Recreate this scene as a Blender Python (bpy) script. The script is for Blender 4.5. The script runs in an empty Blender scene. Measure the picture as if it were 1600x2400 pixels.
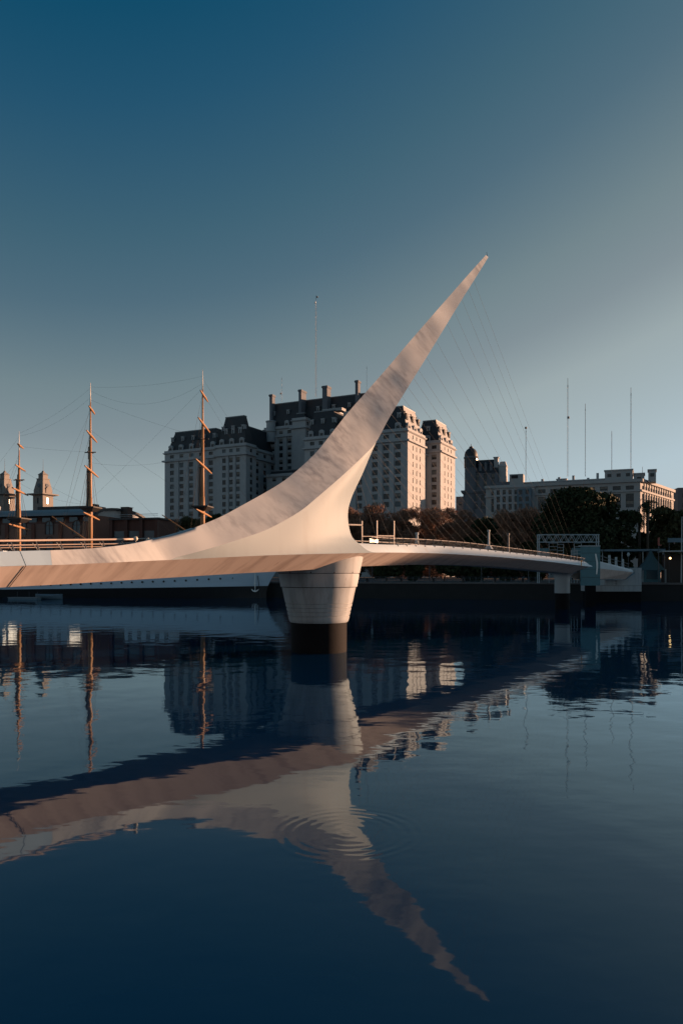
import bpy, bmesh, math, random
import numpy as np
from mathutils import Vector, Matrix

rng = random.Random(7)
nrg = np.random.default_rng(11)
scene = bpy.context.scene
col = scene.collection
R = math.radians

# ------------------------------------------------------------------ camera
F, UC, VH, HC = 1700.0, 800.0, 1345.0, 5.0        # focal length in photo pixels, centre column, horizon row, eye height
cam_d = bpy.data.cameras.new('camera')
cam = bpy.data.objects.new('camera', cam_d)
col.objects.link(cam)
cam.location = (0, 0, HC)
cam.rotation_euler = (R(90), 0, 0)
cam_d.sensor_fit = 'HORIZONTAL'
cam_d.sensor_width = 36
cam_d.lens = 36 * F / 1600
cam_d.shift_y = (VH - 1200) / 1600
cam_d.clip_start = 0.1
cam_d.clip_end = 20000
scene.camera = cam

# ------------------------------------------------------------------ sky, sun, exposure
EXPOSURE = 1.20
SUN_AZ, SUN_EL = 69.0, 6.0                        # degrees from +Y towards +X
world = bpy.data.worlds.new('World')
scene.world = world
world.use_nodes = True
wn = world.node_tree
for n_ in list(wn.nodes):
    wn.nodes.remove(n_)
w_out = wn.nodes.new('ShaderNodeOutputWorld')
w_bg = wn.nodes.new('ShaderNodeBackground')
w_sky = wn.nodes.new('ShaderNodeTexSky')
w_sky.sky_type = 'NISHITA'
w_sky.sun_disc = False
w_sky.sun_elevation = R(SUN_EL)
w_sky.sun_rotation = R(SUN_AZ)
w_sky.altitude = 0
w_sky.air_density = 1.0
w_sky.dust_density = 0.6
w_sky.ozone_density = 2.5
w_bg.inputs['Strength'].default_value = 0.10
# the photograph's colour grading of that sky: its luminance through one tone curve, the same in every direction
w_bw = wn.nodes.new('ShaderNodeRGBToBW')
w_sc = wn.nodes.new('ShaderNodeMath')
w_sc.operation = 'MULTIPLY'
w_sc.inputs[1].default_value = 0.1 / 0.6 * 1.06
w_rp = wn.nodes.new('ShaderNodeValToRGB')
w_rp.color_ramp.interpolation = 'LINEAR'
stops = [(0.0, (0.0005, 0.045, 0.10)), (0.069, (0.0035, 0.068, 0.138)), (0.079, (0.017, 0.087, 0.160)), (0.097, (0.050, 0.125, 0.181)), (0.112, (0.080, 0.152, 0.205)),
         (0.142, (0.172, 0.240, 0.268)), (0.167, (0.225, 0.284, 0.314)), (0.199, (0.330, 0.400, 0.418)), (0.31, (0.445, 0.552, 0.61)), (0.58, (0.58, 0.64, 0.66))]
els = w_rp.color_ramp.elements
while len(els) < len(stops):
    els.new(0.5)
for e_, (p_, c_) in zip(els, stops):
    e_.position = p_ / 0.6
    e_.color = (*c_, 1)
w_vm = wn.nodes.new('ShaderNodeVectorMath')
w_vm.operation = 'SCALE'
w_vm.inputs['Scale'].default_value = 10.0 / 2 ** EXPOSURE
wn.links.new(w_sky.outputs[0], w_bw.inputs[0])
wn.links.new(w_bw.outputs[0], w_sc.inputs[0])
wn.links.new(w_sc.outputs[0], w_rp.inputs[0])
wn.links.new(w_rp.outputs[0], w_vm.inputs[0])
wn.links.new(w_vm.outputs[0], w_bg.inputs['Color'])
wn.links.new(w_bg.outputs[0], w_out.inputs['Surface'])

sun_d = bpy.data.lights.new('sun', 'SUN')
sun_d.energy = 5.0
sun_d.angle = R(0.6)
sun_d.color = (1.0, 0.555, 0.325)
sun = bpy.data.objects.new('sun', sun_d)
col.objects.link(sun)
sun_dir = Vector((math.sin(R(SUN_AZ)) * math.cos(R(SUN_EL)), math.cos(R(SUN_AZ)) * math.cos(R(SUN_EL)), math.sin(R(SUN_EL))))
sun.rotation_euler = sun_dir.to_track_quat('Z', 'Y').to_euler()
sun.location = (60, 30, 40)

vs = scene.view_settings
vs.view_transform = 'Standard'
vs.look = 'None'
vs.exposure = EXPOSURE
vs.gamma = 1.0
scene.cycles.use_denoising = True
scene.cycles.max_bounces = 8

# ------------------------------------------------------------------ materials
def nodes_of(name):
    m = bpy.data.materials.new(name)
    m.use_nodes = True
    nt = m.node_tree
    return m, nt, nt.nodes['Principled BSDF']

def mat(name, c, rough=0.6, var=0.25, scale=2.0, bump=0.0, metal=0.0, spec=0.4, stretch=(1, 1, 1)):
    """plain procedural material: noise-varied colour, optional relief"""
    m, nt, b = nodes_of(name)
    tc = nt.nodes.new('ShaderNodeTexCoord')
    mp = nt.nodes.new('ShaderNodeMapping')
    mp.inputs['Scale'].default_value = stretch
    no = nt.nodes.new('ShaderNodeTexNoise')
    no.inputs['Scale'].default_value = scale
    no.inputs['Detail'].default_value = 5
    no.inputs['Roughness'].default_value = 0.6
    mx = nt.nodes.new('ShaderNodeMix')
    mx.data_type = 'RGBA'
    mx.inputs[6].default_value = (*[x * (1 - var) for x in c], 1)
    mx.inputs[7].default_value = (*[min(1, x * (1 + var)) for x in c], 1)
    nt.links.new(tc.outputs['Object'], mp.inputs[0])
    nt.links.new(mp.outputs[0], no.inputs['Vector'])
    nt.links.new(no.outputs[0], mx.inputs[0])
    nt.links.new(mx.outputs[2], b.inputs['Base Color'])
    b.inputs['Roughness'].default_value = rough
    b.inputs['Metallic'].default_value = metal
    b.inputs['Specular IOR Level'].default_value = spec
    if bump:
        bp = nt.nodes.new('ShaderNodeBump')
        bp.inputs['Strength'].default_value = bump
        bp.inputs['Distance'].default_value = 0.05
        nt.links.new(no.outputs[0], bp.inputs['Height'])
        nt.links.new(bp.outputs[0], b.inputs['Normal'])
    return m

def painted_steel(name, c, dirt_c, dirt_amt, d_long, d_across, s_long, s_across, lo, hi, rough=0.45, wave=0.0, rust=0.0, patch=0.0, wscale=0.3, pscale=0.28):
    """bridge paint or concrete with streaky mildew; streaks run along d_long"""
    m, nt, b = nodes_of(name)
    geo = nt.nodes.new('ShaderNodeNewGeometry')
    cb = nt.nodes.new('ShaderNodeCombineXYZ')
    dl, da = Vector(d_long).normalized(), Vector(d_across).normalized()
    for i_, (dv, sv) in enumerate(((dl, s_long), (da, s_across), (dl.cross(da), s_across))):
        dt = nt.nodes.new('ShaderNodeVectorMath')
        dt.operation = 'DOT_PRODUCT'
        dt.inputs[1].default_value = dv * sv
        nt.links.new(geo.outputs['Position'], dt.inputs[0])
        nt.links.new(dt.outputs['Value'], cb.inputs[i_])
    sc = cb
    n1 = nt.nodes.new('ShaderNodeTexNoise')
    n1.inputs['Scale'].default_value = 1.0
    n1.inputs['Detail'].default_value = 7
    n1.inputs['Roughness'].default_value = 0.62
    nt.links.new(sc.outputs[0], n1.inputs['Vector'])
    n2 = nt.nodes.new('ShaderNodeTexNoise')
    n2.inputs['Scale'].default_value = pscale
    n2.inputs['Detail'].default_value = 3
    nt.links.new(geo.outputs['Position'], n2.inputs['Vector'])
    mr = nt.nodes.new('ShaderNodeMapRange')
    mr.inputs['From Min'].default_value = lo
    mr.inputs['From Max'].default_value = hi
    nt.links.new(n1.outputs[0], mr.inputs[0])
    pr = nt.nodes.new('ShaderNodeMapRange')
    pr.inputs['From Min'].default_value = 0.42
    pr.inputs['From Max'].default_value = 0.62
    pr.inputs['To Min'].default_value = 1.0 - patch
    nt.links.new(n2.outputs[0], pr.inputs[0])
    mu = nt.nodes.new('ShaderNodeMath')
    mu.operation = 'MULTIPLY'
    nt.links.new(mr.outputs[0], mu.inputs[0])
    nt.links.new(pr.outputs[0], mu.inputs[1])
    m2 = nt.nodes.new('ShaderNodeMath')
    m2.operation = 'MULTIPLY'
    m2.inputs[1].default_value = dirt_amt
    nt.links.new(mu.outputs[0], m2.inputs[0])
    mx = nt.nodes.new('ShaderNodeMix')
    mx.data_type = 'RGBA'
    mx.inputs[6].default_value = (*c, 1)
    mx.inputs[7].default_value = (*dirt_c, 1)
    nt.links.new(m2.outputs[0], mx.inputs[0])
    last = mx.outputs[2]
    if rust:
        n3 = nt.nodes.new('ShaderNodeTexNoise')
        n3.inputs['Scale'].default_value = 1.6
        n3.inputs['Detail'].default_value = 8
        n3.inputs['Roughness'].default_value = 0.75
        nt.links.new(sc.outputs[0], n3.inputs['Vector'])
        r3 = nt.nodes.new('ShaderNodeMapRange')
        r3.inputs['From Min'].default_value = 0.63
        r3.inputs['From Max'].default_value = 0.72
        r3.inputs['To Max'].default_value = rust
        nt.links.new(n3.outputs[0], r3.inputs[0])
        m3 = nt.nodes.new('ShaderNodeMix')
        m3.data_type = 'RGBA'
        m3.inputs[7].default_value = (0.16, 0.075, 0.05, 1)
        nt.links.new(r3.outputs[0], m3.inputs[0])
        nt.links.new(last, m3.inputs[6])
        last = m3.outputs[2]
    nt.links.new(last, b.inputs['Base Color'])
    b.inputs['Roughness'].default_value = rough
    b.inputs['Specular IOR Level'].default_value = 0.4
    if wave:
        n4 = nt.nodes.new('ShaderNodeTexNoise')
        n4.inputs['Scale'].default_value = wscale
        n4.inputs['Detail'].default_value = 1.5
        nt.links.new(geo.outputs['Position'], n4.inputs['Vector'])
        bp = nt.nodes.new('ShaderNodeBump')
        bp.inputs['Strength'].default_value = 1.0
        bp.inputs['Distance'].default_value = wave
        nt.links.new(n4.outputs[0], bp.inputs['Height'])
        nt.links.new(bp.outputs[0], b.inputs['Normal'])
    return m

def glass_mat(name, c=(0.008, 0.013, 0.020), rough=0.15):
    m, nt, b = nodes_of(name)
    b.inputs['Base Color'].default_value = (*c, 1)
    b.inputs['Roughness'].default_value = rough
    b.inputs['Specular IOR Level'].default_value = 0.3
    return m

def water_mat():
    m, nt, b = nodes_of('dock_water')
    nt.nodes.remove(b)
    out = nt.nodes['Material Output']
    dif = nt.nodes.new('ShaderNodeBsdfDiffuse')
    dif.inputs['Color'].default_value = (0.001, 0.022, 0.068, 1)
    glo = nt.nodes.new('ShaderNodeBsdfGlossy')
    glo.inputs['Color'].default_value = (0.76, 0.93, 1.0, 1)
    glo.inputs['Roughness'].default_value = 0.03
    fre = nt.nodes.new('ShaderNodeFresnel')
    fre.inputs['IOR'].default_value = 1.49
    mixs = nt.nodes.new('ShaderNodeMixShader')
    nt.links.new(fre.outputs[0], mixs.inputs[0]); nt.links.new(dif.outputs[0], mixs.inputs[1]); nt.links.new(glo.outputs[0], mixs.inputs[2])
    nt.links.new(mixs.outputs[0], out.inputs['Surface'])
    geo = nt.nodes.new('ShaderNodeNewGeometry')
    def noise(scale, detail, st):
        mp = nt.nodes.new('ShaderNodeMapping')
        mp.inputs['Scale'].default_value = st
        nt.links.new(geo.outputs['Position'], mp.inputs[0])
        n = nt.nodes.new('ShaderNodeTexNoise')
        n.inputs['Scale'].default_value = scale
        n.inputs['Detail'].default_value = detail
        n.inputs['Roughness'].default_value = 0.45
        nt.links.new(mp.outputs[0], n.inputs['Vector'])
        return n.outputs[0]
    def math_(op, a, b_=None):
        q = nt.nodes.new('ShaderNodeMath')
        q.operation = op
        for i, v in enumerate((a, b_)):
            if v is None:
                continue
            if isinstance(v, (int, float)):
                q.inputs[i].default_value = v
            else:
                nt.links.new(v, q.inputs[i])
        return q.outputs[0]
    big = math_('MULTIPLY', noise(0.5, 1.5, (1, 1, 1)), 0.021)
    small = math_('MULTIPLY', noise(2.3, 1.5, (0.7, 1.2, 1)), 0.0030)
    patch = noise(0.035, 2.0, (1, 1, 1))
    pm = nt.nodes.new('ShaderNodeMapRange')
    pm.inputs['From Min'].default_value = 0.4
    pm.inputs['From Max'].default_value = 0.65
    pm.inputs['To Min'].default_value = 0.55
    pm.inputs['To Max'].default_value = 1.35
    nt.links.new(patch, pm.inputs[0])
    h = math_('MULTIPLY', math_('ADD', big, small), pm.outputs[0])
    # rings spreading from a touch on the surface
    vm = nt.nodes.new('ShaderNodeVectorMath')
    vm.operation = 'DISTANCE'
    vm.inputs[1].default_value = (0.12, 14.05, 0)
    nt.links.new(geo.outputs['Position'], vm.inputs[0])
    r = math_('ADD', vm.outputs['Value'], math_('MULTIPLY', math_('SUBTRACT', noise(0.9, 2.0, (1, 1, 1)), 0.5), 0.22))
    wob = math_('SINE', math_('MULTIPLY', r, 2 * math.pi / 0.23))
    env = math_('POWER', 2.718, math_('MULTIPLY', math_('POWER', math_('DIVIDE', math_('SUBTRACT', r, 1.12), 0.34), 2), -1))
    env2 = math_('POWER', 2.718, math_('MULTIPLY', math_('POWER', math_('DIVIDE', r, 0.8), 2), -1))
    ring = math_('MULTIPLY', wob, math_('ADD', math_('MULTIPLY', env, 0.0013), math_('MULTIPLY', env2, 0.0003)))
    brk = nt.nodes.new('ShaderNodeMapRange')
    brk.inputs['From Min'].default_value = 0.38
    brk.inputs['From Max'].default_value = 0.62
    brk.inputs['To Min'].default_value = 0.25
    nt.links.new(noise(1.3, 2.0, (1, 1, 1)), brk.inputs[0])
    h2 = math_('ADD', h, math_('MULTIPLY', ring, brk.outputs[0]))
    bp = nt.nodes.new('ShaderNodeBump')
    bp.inputs['Strength'].default_value = 1.0
    bp.inputs['Distance'].default_value = 1.0
    nt.links.new(h2, bp.inputs['Height'])
    nt.links.new(bp.outputs[0], glo.inputs['Normal']); nt.links.new(bp.outputs[0], fre.inputs['Normal'])
    return m

def brick_mat(name, c):
    m, nt, b = nodes_of(name)
    tc = nt.nodes.new('ShaderNodeTexCoord')
    br = nt.nodes.new('ShaderNodeTexBrick')
    br.inputs['Scale'].default_value = 3.0
    br.inputs['Color1'].default_value = (*c, 1)
    br.inputs['Color2'].default_value = (c[0] * 0.7, c[1] * 0.7, c[2] * 0.72, 1)
    br.inputs['Mortar'].default_value = (c[0] * 0.9 + 0.03, c[1] + 0.04, c[2] + 0.04, 1)
    br.inputs['Mortar Size'].default_value = 0.012
    nt.links.new(tc.outputs['Object'], br.inputs['Vector'])
    nt.links.new(br.outputs[0], b.inputs['Base Color'])
    b.inputs['Roughness'].default_value = 0.85
    return m

M = {}
M['mast'] = painted_steel('mast_paint', (0.45, 0.46, 0.465), (0.10, 0.105, 0.13), 0.62, (-0.42, -0.22, 0.88), (0.55, 0.75, 0.42), 0.22, 2.2, 0.44, 0.66, wave=0.9, patch=1.0, wscale=0.17, pscale=0.16)
M['white'] = painted_steel('fascia_paint', (0.46, 0.54, 0.60), (0.42, 0.38, 0.34), 0.45, (0.1, 0, 1), (0.55, 0.83, 0), 0.15, 0.9, 0.5, 0.75, patch=0.6)  # same white paint as the flank, kept lighter for its shaded far part
M['flank'] = painted_steel('flank_sun_dimmed', (0.225, 0.275, 0.305), (0.16, 0.175, 0.18), 0.4, (0.1, 0, 1), (0.55, 0.83, 0), 0.15, 0.9, 0.5, 0.75, patch=0.6, rough=0.65)  # the fascia's white paint darkened here, to hold down sunlight on this face
M['panel_white'] = painted_steel('panel_paint', (0.30, 0.41, 0.51), (0.24, 0.30, 0.34), 0.4, (0.1, 0, 1), (0.55, 0.83, 0), 0.15, 0.6, 0.5, 0.8)
M['soffit'] = painted_steel('soffit_paint', (0.52, 0.44, 0.40), (0.19, 0.13, 0.115), 0.75, (-0.9, 0.2, -0.5), (0.55, 0.83, 0), 0.25, 1.5, 0.46, 0.72, rough=0.6, rust=0.85, patch=0.5)
M['pier'] = painted_steel('pier_concrete', (0.32, 0.345, 0.365), (0.11, 0.105, 0.10), 0.65, (0, 0, 1), (1, 0, 0), 0.12, 1.6, 0.46, 0.72, rough=0.7, rust=0.9, patch=0.5)
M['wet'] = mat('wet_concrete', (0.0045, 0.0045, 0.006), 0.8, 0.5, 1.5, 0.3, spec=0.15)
M['groove'] = mat('groove_dark', (0.03, 0.025, 0.025), 0.8)
M['cable'] = mat('cable_steel', (0.13, 0.13, 0.13), 0.45, 0.1)
M['rail'] = mat('rail_steel', (0.40, 0.36, 0.33), 0.4, 0.2, 3, metal=0.2)
M['hand_rail'] = mat('warm_hand_rail', (0.46, 0.36, 0.30), 0.4, 0.15, 3)  # warmer in tone than the other rails
M['rail_dark'] = mat('rail_dark_steel', (0.06, 0.07, 0.085), 0.5)
M['deck'] = mat('deck_boards', (0.18, 0.15, 0.13), 0.8, 0.3, 4)
M['lamp_white'] = mat('lamp_glass_white', (0.55, 0.50, 0.42), 0.25, 0.05)
M['teal'] = mat('teal_steel', (0.07, 0.17, 0.20), 0.5, 0.25, 1.2)
M['grey_steel'] = mat('grey_steel', (0.32, 0.36, 0.38), 0.5, 0.2)
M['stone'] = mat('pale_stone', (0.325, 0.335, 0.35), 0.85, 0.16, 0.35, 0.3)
M['stone_dark'] = mat('dark_stone', (0.11, 0.12, 0.14), 0.85, 0.3, 0.3, 0.3)
M['stone_warm'] = mat('warm_stone', (0.31, 0.315, 0.32), 0.85, 0.16, 0.4, 0.2)
M['stone_tower'] = mat('weathered_tower_stone', (0.20, 0.185, 0.175), 0.85, 0.25, 0.4, 0.2)
M['slate'] = mat('slate_roof', (0.022, 0.025, 0.032), 0.6, 0.35, 1.2, 0.3)
M['zinc'] = mat('zinc_trim', (0.14, 0.16, 0.18), 0.5, 0.2)
M['glass'] = glass_mat('window_glass')
M['glass_blue'] = glass_mat('window_glass_pale', (0.05, 0.08, 0.10), 0.2)
M['blind'] = mat('window_blind', (0.22, 0.20, 0.18), 0.8, 0.2)
M['frame'] = mat('window_frame', (0.07, 0.07, 0.07), 0.6, 0.1)
M['brick'] = brick_mat('dock_brick', (0.13, 0.045, 0.030))
M['brick_dark'] = brick_mat('dark_dock_brick', (0.07, 0.030, 0.024))
M['tin'] = mat('tin_roof', (0.17, 0.19, 0.21), 0.5, 0.2, 0.5, stretch=(3, 0.2, 1))
M['hull_white'] = mat('hull_white_paint', (0.44, 0.54, 0.64), 0.5, 0.12, 0.6, stretch=(0.4, 1, 2))
M['hull_black'] = mat('hull_black_paint', (0.012, 0.012, 0.014), 0.4, 0.4, 0.8)
M['spar'] = mat('tan_spar_paint', (0.30, 0.16, 0.075), 0.55, 0.15, 1.0)
M['spar_top'] = mat('white_masthead', (0.62, 0.58, 0.52), 0.5)
M['black'] = mat('black_iron', (0.02, 0.02, 0.022), 0.5)
M['rope'] = mat('tarred_rope', (0.05, 0.045, 0.04), 0.9)
M['bark'] = mat('tree_bark', (0.075, 0.055, 0.042), 0.9, 0.3, 3)
M['ground'] = mat('far_ground', (0.045, 0.045, 0.048), 0.9, 0.3, 0.05)
M['paving'] = mat('quay_paving', (0.11, 0.10, 0.10), 0.9, 0.25, 0.4)
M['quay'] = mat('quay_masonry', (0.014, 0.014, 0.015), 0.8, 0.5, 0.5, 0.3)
M['antenna'] = mat('antenna_paint', (0.5, 0.5, 0.5), 0.6)
M['antenna_dark'] = mat('antenna_dark', (0.06, 0.07, 0.09), 0.6)
M['red'] = mat('red_light_tone', (0.30, 0.08, 0.06), 0.5)  # red light on the marker post, put into its colour
M['orange'] = mat('orange_paint', (0.75, 0.30, 0.06), 0.5)
M['white_plain'] = mat('white_plain_paint', (0.75, 0.74, 0.72), 0.5, 0.06)
M['tent'] = mat('dark_teal_fabric', (0.035, 0.075, 0.09), 0.8, 0.2)
M['blue_tarp'] = mat('blue_grey_tarp', (0.10, 0.15, 0.19), 0.7, 0.2)
M['water'] = water_mat()

def leaf_mat(name, c):
    m, nt, b = nodes_of(name)
    oi = nt.nodes.new('ShaderNodeTexCoord')
    no = nt.nodes.new('ShaderNodeTexNoise')
    no.inputs['Scale'].default_value = 0.6
    no.inputs['Detail'].default_value = 4
    nt.links.new(oi.outputs['Object'], no.inputs['Vector'])
    mx = nt.nodes.new('ShaderNodeMix')
    mx.data_type = 'RGBA'
    mx.inputs[6].default_value = (c[0] * 0.6, c[1] * 0.6, c[2] * 0.6, 1)
    mx.inputs[7].default_value = (c[0] * 1.4, c[1] * 1.35, c[2] * 1.2, 1)
    nt.links.new(no.outputs[0], mx.inputs[0])
    nt.links.new(mx.outputs[2], b.inputs['Base Color'])
    b.inputs['Roughness'].default_value = 0.8
    b.inputs['Specular IOR Level'].default_value = 0.2
    return m
M['leaf_green'] = leaf_mat('evergreen_leaf', (0.030, 0.040, 0.020))
M['leaf_brown'] = leaf_mat('autumn_twig_leaf', (0.24, 0.14, 0.105))
M['leaf_umber'] = leaf_mat('umber_leaf', (0.085, 0.055, 0.047))
M['leaf_mid'] = leaf_mat('olive_leaf', (0.055, 0.055, 0.028))

# ------------------------------------------------------------------ mesh helpers
class MB:
    def __init__(self):
        self.v, self.f, self.m = [], [], []
    def face(self, pts, mi=0):
        b = len(self.v)
        self.v += [tuple(p) for p in pts]
        self.f.append(tuple(range(b, b + len(pts))))
        self.m.append(mi)
    def box(self, x0, x1, y0, y1, z0, z1, mi=0):
        b = len(self.v)
        self.v += [(x0, y0, z0), (x1, y0, z0), (x1, y1, z0), (x0, y1, z0), (x0, y0, z1), (x1, y0, z1), (x1, y1, z1), (x0, y1, z1)]
        for q in ((0, 3, 2, 1), (4, 5, 6, 7), (0, 1, 5, 4), (1, 2, 6, 5), (2, 3, 7, 6), (3, 0, 4, 7)):
            self.f.append(tuple(b + i for i in q))
            self.m.append(mi)
    def frustum(self, lo, hi, z0, z1, mi=0, cap=True):
        """lo, hi: (x0,x1,y0,y1) rectangles"""
        b = len(self.v)
        for (x0, x1, y0, y1), z in ((lo, z0), (hi, z1)):
            self.v += [(x0, y0, z), (x1, y0, z), (x1, y1, z), (x0, y1, z)]
        for q in ((0, 1, 5, 4), (1, 2, 6, 5), (2, 3, 7, 6), (3, 0, 4, 7)) + (((4, 5, 6, 7), (0, 3, 2, 1)) if cap else ()):
            self.f.append(tuple(b + i for i in q))
            self.m.append(mi)
    def tube(self, pts, rad, n=6, mi=0, caps=True):
        pts = [Vector(p) for p in pts]
        if not hasattr(rad, '__len__'):
            rad = [rad] * len(pts)
        b = len(self.v)
        for i, p in enumerate(pts):
            d = (pts[min(i + 1, len(pts) - 1)] - pts[max(i - 1, 0)]).normalized()
            a = d.orthogonal() if abs(d.z) > 0.95 else d.cross(Vector((0, 0, 1)))
            a.normalize()
            c = d.cross(a)
            for k in range(n):
                t = 2 * math.pi * k / n
                self.v.append(tuple(p + rad[i] * (math.cos(t) * a + math.sin(t) * c)))
        for i in range(len(pts) - 1):
            for k in range(n):
                k2 = (k + 1) % n
                self.f.append((b + i * n + k, b + i * n + k2, b + (i + 1) * n + k2, b + (i + 1) * n + k))
                self.m.append(mi)
        if caps:
            self.f.append(tuple(b + k for k in range(n))[::-1]); self.m.append(mi)
            e = b + (len(pts) - 1) * n
            self.f.append(tuple(e + k for k in range(n))); self.m.append(mi)
    def lathe(self, prof, c=(0, 0), n=48, mi=0, cap=True):
        b = len(self.v)
        for r, z in prof:
            for k in range(n):
                t = 2 * math.pi * k / n
                self.v.append((c[0] + r * math.cos(t), c[1] + r * math.sin(t), z))
        for i in range(len(prof) - 1):
            for k in range(n):
                k2 = (k + 1) % n
                self.f.append((b + i * n + k, b + i * n + k2, b + (i + 1) * n + k2, b + (i + 1) * n + k))
                self.m.append(mi)
        if cap:
            self.f.append(tuple(b + k for k in range(n))[::-1]); self.m.append(mi)
            e = b + (len(prof) - 1) * n
            self.f.append(tuple(e + k for k in range(n))); self.m.append(mi)
    def grid(self, rows, mi=0, flip=False):
        b = len(self.v)
        w = len(rows[0])
        for r_ in rows:
            self.v += [tuple(p) for p in r_]
        for i in range(len(rows) - 1):
            for j in range(w - 1):
                q = (b + i * w + j, b + i * w + j + 1, b + (i + 1) * w + j + 1, b + (i + 1) * w + j)
                self.f.append(q[::-1] if flip else q)
                self.m.append(mi)
    def mesh(self, name, mats, smooth=False, weld=False, auto=None):
        me = bpy.data.meshes.new(name)
        me.from_pydata(self.v, [], self.f)
        for mm in (mats if isinstance(mats, (list, tuple)) else [mats]):
            me.materials.append(M[mm])
        me.polygons.foreach_set('material_index', self.m)
        if weld or auto is not None:
            bm = bmesh.new()
            bm.from_mesh(me)
            bmesh.ops.remove_doubles(bm, verts=bm.verts, dist=0.0005)
            if auto is not None:
                for e in bm.edges:
                    if len(e.link_faces) == 2 and e.calc_face_angle(0) > auto:
                        e.smooth = False
            bm.to_mesh(me)
            bm.free()
        if smooth:
            me.polygons.foreach_set('use_smooth', [True] * len(me.polygons))
        me.update()
        return me
    def build(self, name, mats, parent=None, smooth=False, auto=None, world=False, weld=False):
        return link(name, self.mesh(name, mats, smooth, weld, auto), parent, world)

def link(name, me, parent=None, world=False, loc=None, rz=0.0):
    o = bpy.data.objects.new(name, me)
    col.objects.link(o)
    if loc is not None:
        o.location = loc
    o.rotation_euler.z = rz
    if parent is not None:
        o.parent = parent
        if world:                                  # mesh given in place coordinates
            o.matrix_parent_inverse = (Matrix.Translation(parent.location) @ Matrix.Rotation(parent.rotation_euler.z, 4, 'Z')).inverted()
    return o

def tag(o, label, cat=None, group=None, kind=None):
    if label: o['label'] = label
    if cat: o['category'] = cat
    if group: o['group'] = group
    if kind: o['kind'] = kind
    return o

def thing(name, label, cat, loc=(0, 0, 0), rz=0.0, group=None):
    o = bpy.data.objects.new(name, None)
    col.objects.link(o)
    o.location = loc
    o.rotation_euler.z = rz
    o.empty_display_size = 0.5
    return tag(o, label, cat, group)

def at(u, v, Y):
    """a sight line from the quay taken to distance Y"""
    return Vector(((u - UC) * Y / F, Y, HC + (VH - v) * Y / F))

def crom(pts, n):
    """Catmull-Rom through tuples; n samples per segment"""
    P = [np.array(p, float) for p in pts]
    P = [2 * P[0] - P[1]] + P + [2 * P[-1] - P[-2]]
    out = []
    for i in range(1, len(P) - 2):
        for k in range(n):
            t = k / n
            a, b, c, d = P[i - 1:i + 3]
            out.append(0.5 * (2 * b + (c - a) * t + (2 * a - 5 * b + 4 * c - d) * t * t + (3 * b - a - 3 * c + d) * t ** 3))
    out.append(P[-2])
    return out

# ------------------------------------------------------------------ setting: water, far bank, near quay
w = MB()
w.face([(-6000, -300, 0), (6000, -300, 0), (6000, 9000, 0), (-6000, 9000, 0)])
tag(w.build('water', 'water'), 'calm dark blue dock water with rings spreading below the pylon', kind='structure')

BK0, BKD = Vector((58, 133, 0)), Vector((0.9655, -0.2604, 0))     # edge of the far quay
BKN = Vector((0.2604, 0.9655, 0))
def bank(t, q, z):
    p = BK0 + BKD * t + BKN * q
    return Vector((p.x, p.y, z))
QZ = 3.3
g = MB()
g.face([bank(-4000, 14, QZ - 0.004), bank(4000, 14, QZ - 0.004), bank(4000, 9000, QZ - 0.004), bank(-4000, 9000, QZ - 0.004)])
tag(g.build('ground', 'ground'), 'dark ground of the far bank', kind='structure')
g = MB()
g.face([bank(-4000, 0.0, QZ), bank(4000, 0.0, QZ), bank(4000, 16, QZ), bank(-4000, 16, QZ)])
tag(g.build('pavement', 'paving'), 'paved promenade along the far quay', kind='structure')
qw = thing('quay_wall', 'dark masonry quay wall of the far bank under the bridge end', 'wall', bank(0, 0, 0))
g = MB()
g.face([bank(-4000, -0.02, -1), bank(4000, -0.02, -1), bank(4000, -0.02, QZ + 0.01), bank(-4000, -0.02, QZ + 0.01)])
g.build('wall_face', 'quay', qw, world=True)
cop = MB()
cop.box(-1.48, 1.48, -0.25, 0.7, 0, 0.32)
cop_me = cop.mesh('coping_stone', 'paving')
rzb = math.atan2(BKD.y, BKD.x)
for i in range(64):
    o = link('coping_stone', cop_me, qw, True, bank(-150 + i * 3, 0, QZ - 0.28 + rng.uniform(-.015, .015)), rzb)
nq = MB()
nq.box(-400, 400, -300, 1.2, -2, 3.3)
tag(nq.build('near_quay', 'paving'), 'near quay where the viewer stands', kind='structure')

# ------------------------------------------------------------------ the swing footbridge
OX, OY = -13.0, 27.6
ANG = math.atan2(0.547, 0.837)
AX, AY = math.sin(ANG), math.cos(ANG)             # along the bridge, away from the viewer
NX, NY = AY, -AX                                  # across it, towards the viewer
def W(s, n, z):
    return Vector((OX + s * AX + n * NX, OY + s * AY + n * NY, z))
def bulge(s):
    return 2.6 * math.exp(-((s - 20.0) / 11.0) ** 2)
def uY(s, n):
    x, y = OX + s * AX + n * NX, OY + s * AY + n * NY
    return UC + F * x / y, y
def s_on(u, n):
    k = (u - UC) / F
    return (k * (OY + n * NY) - OX - n * NX) / (AX - k * AY)
def s_edge(u, off=0.0):
    lo, hi = -8.0, 95.0
    for _ in range(60):
        mid = 0.5 * (lo + hi)
        if uY(mid, bulge(mid) + off)[0] < u: lo = mid
        else: hi = mid
    return 0.5 * (lo + hi)
def px(u, v, n):
    s = s_on(u, n)
    return s, n, HC + (VH - v) * uY(s, n)[1] / F

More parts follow.
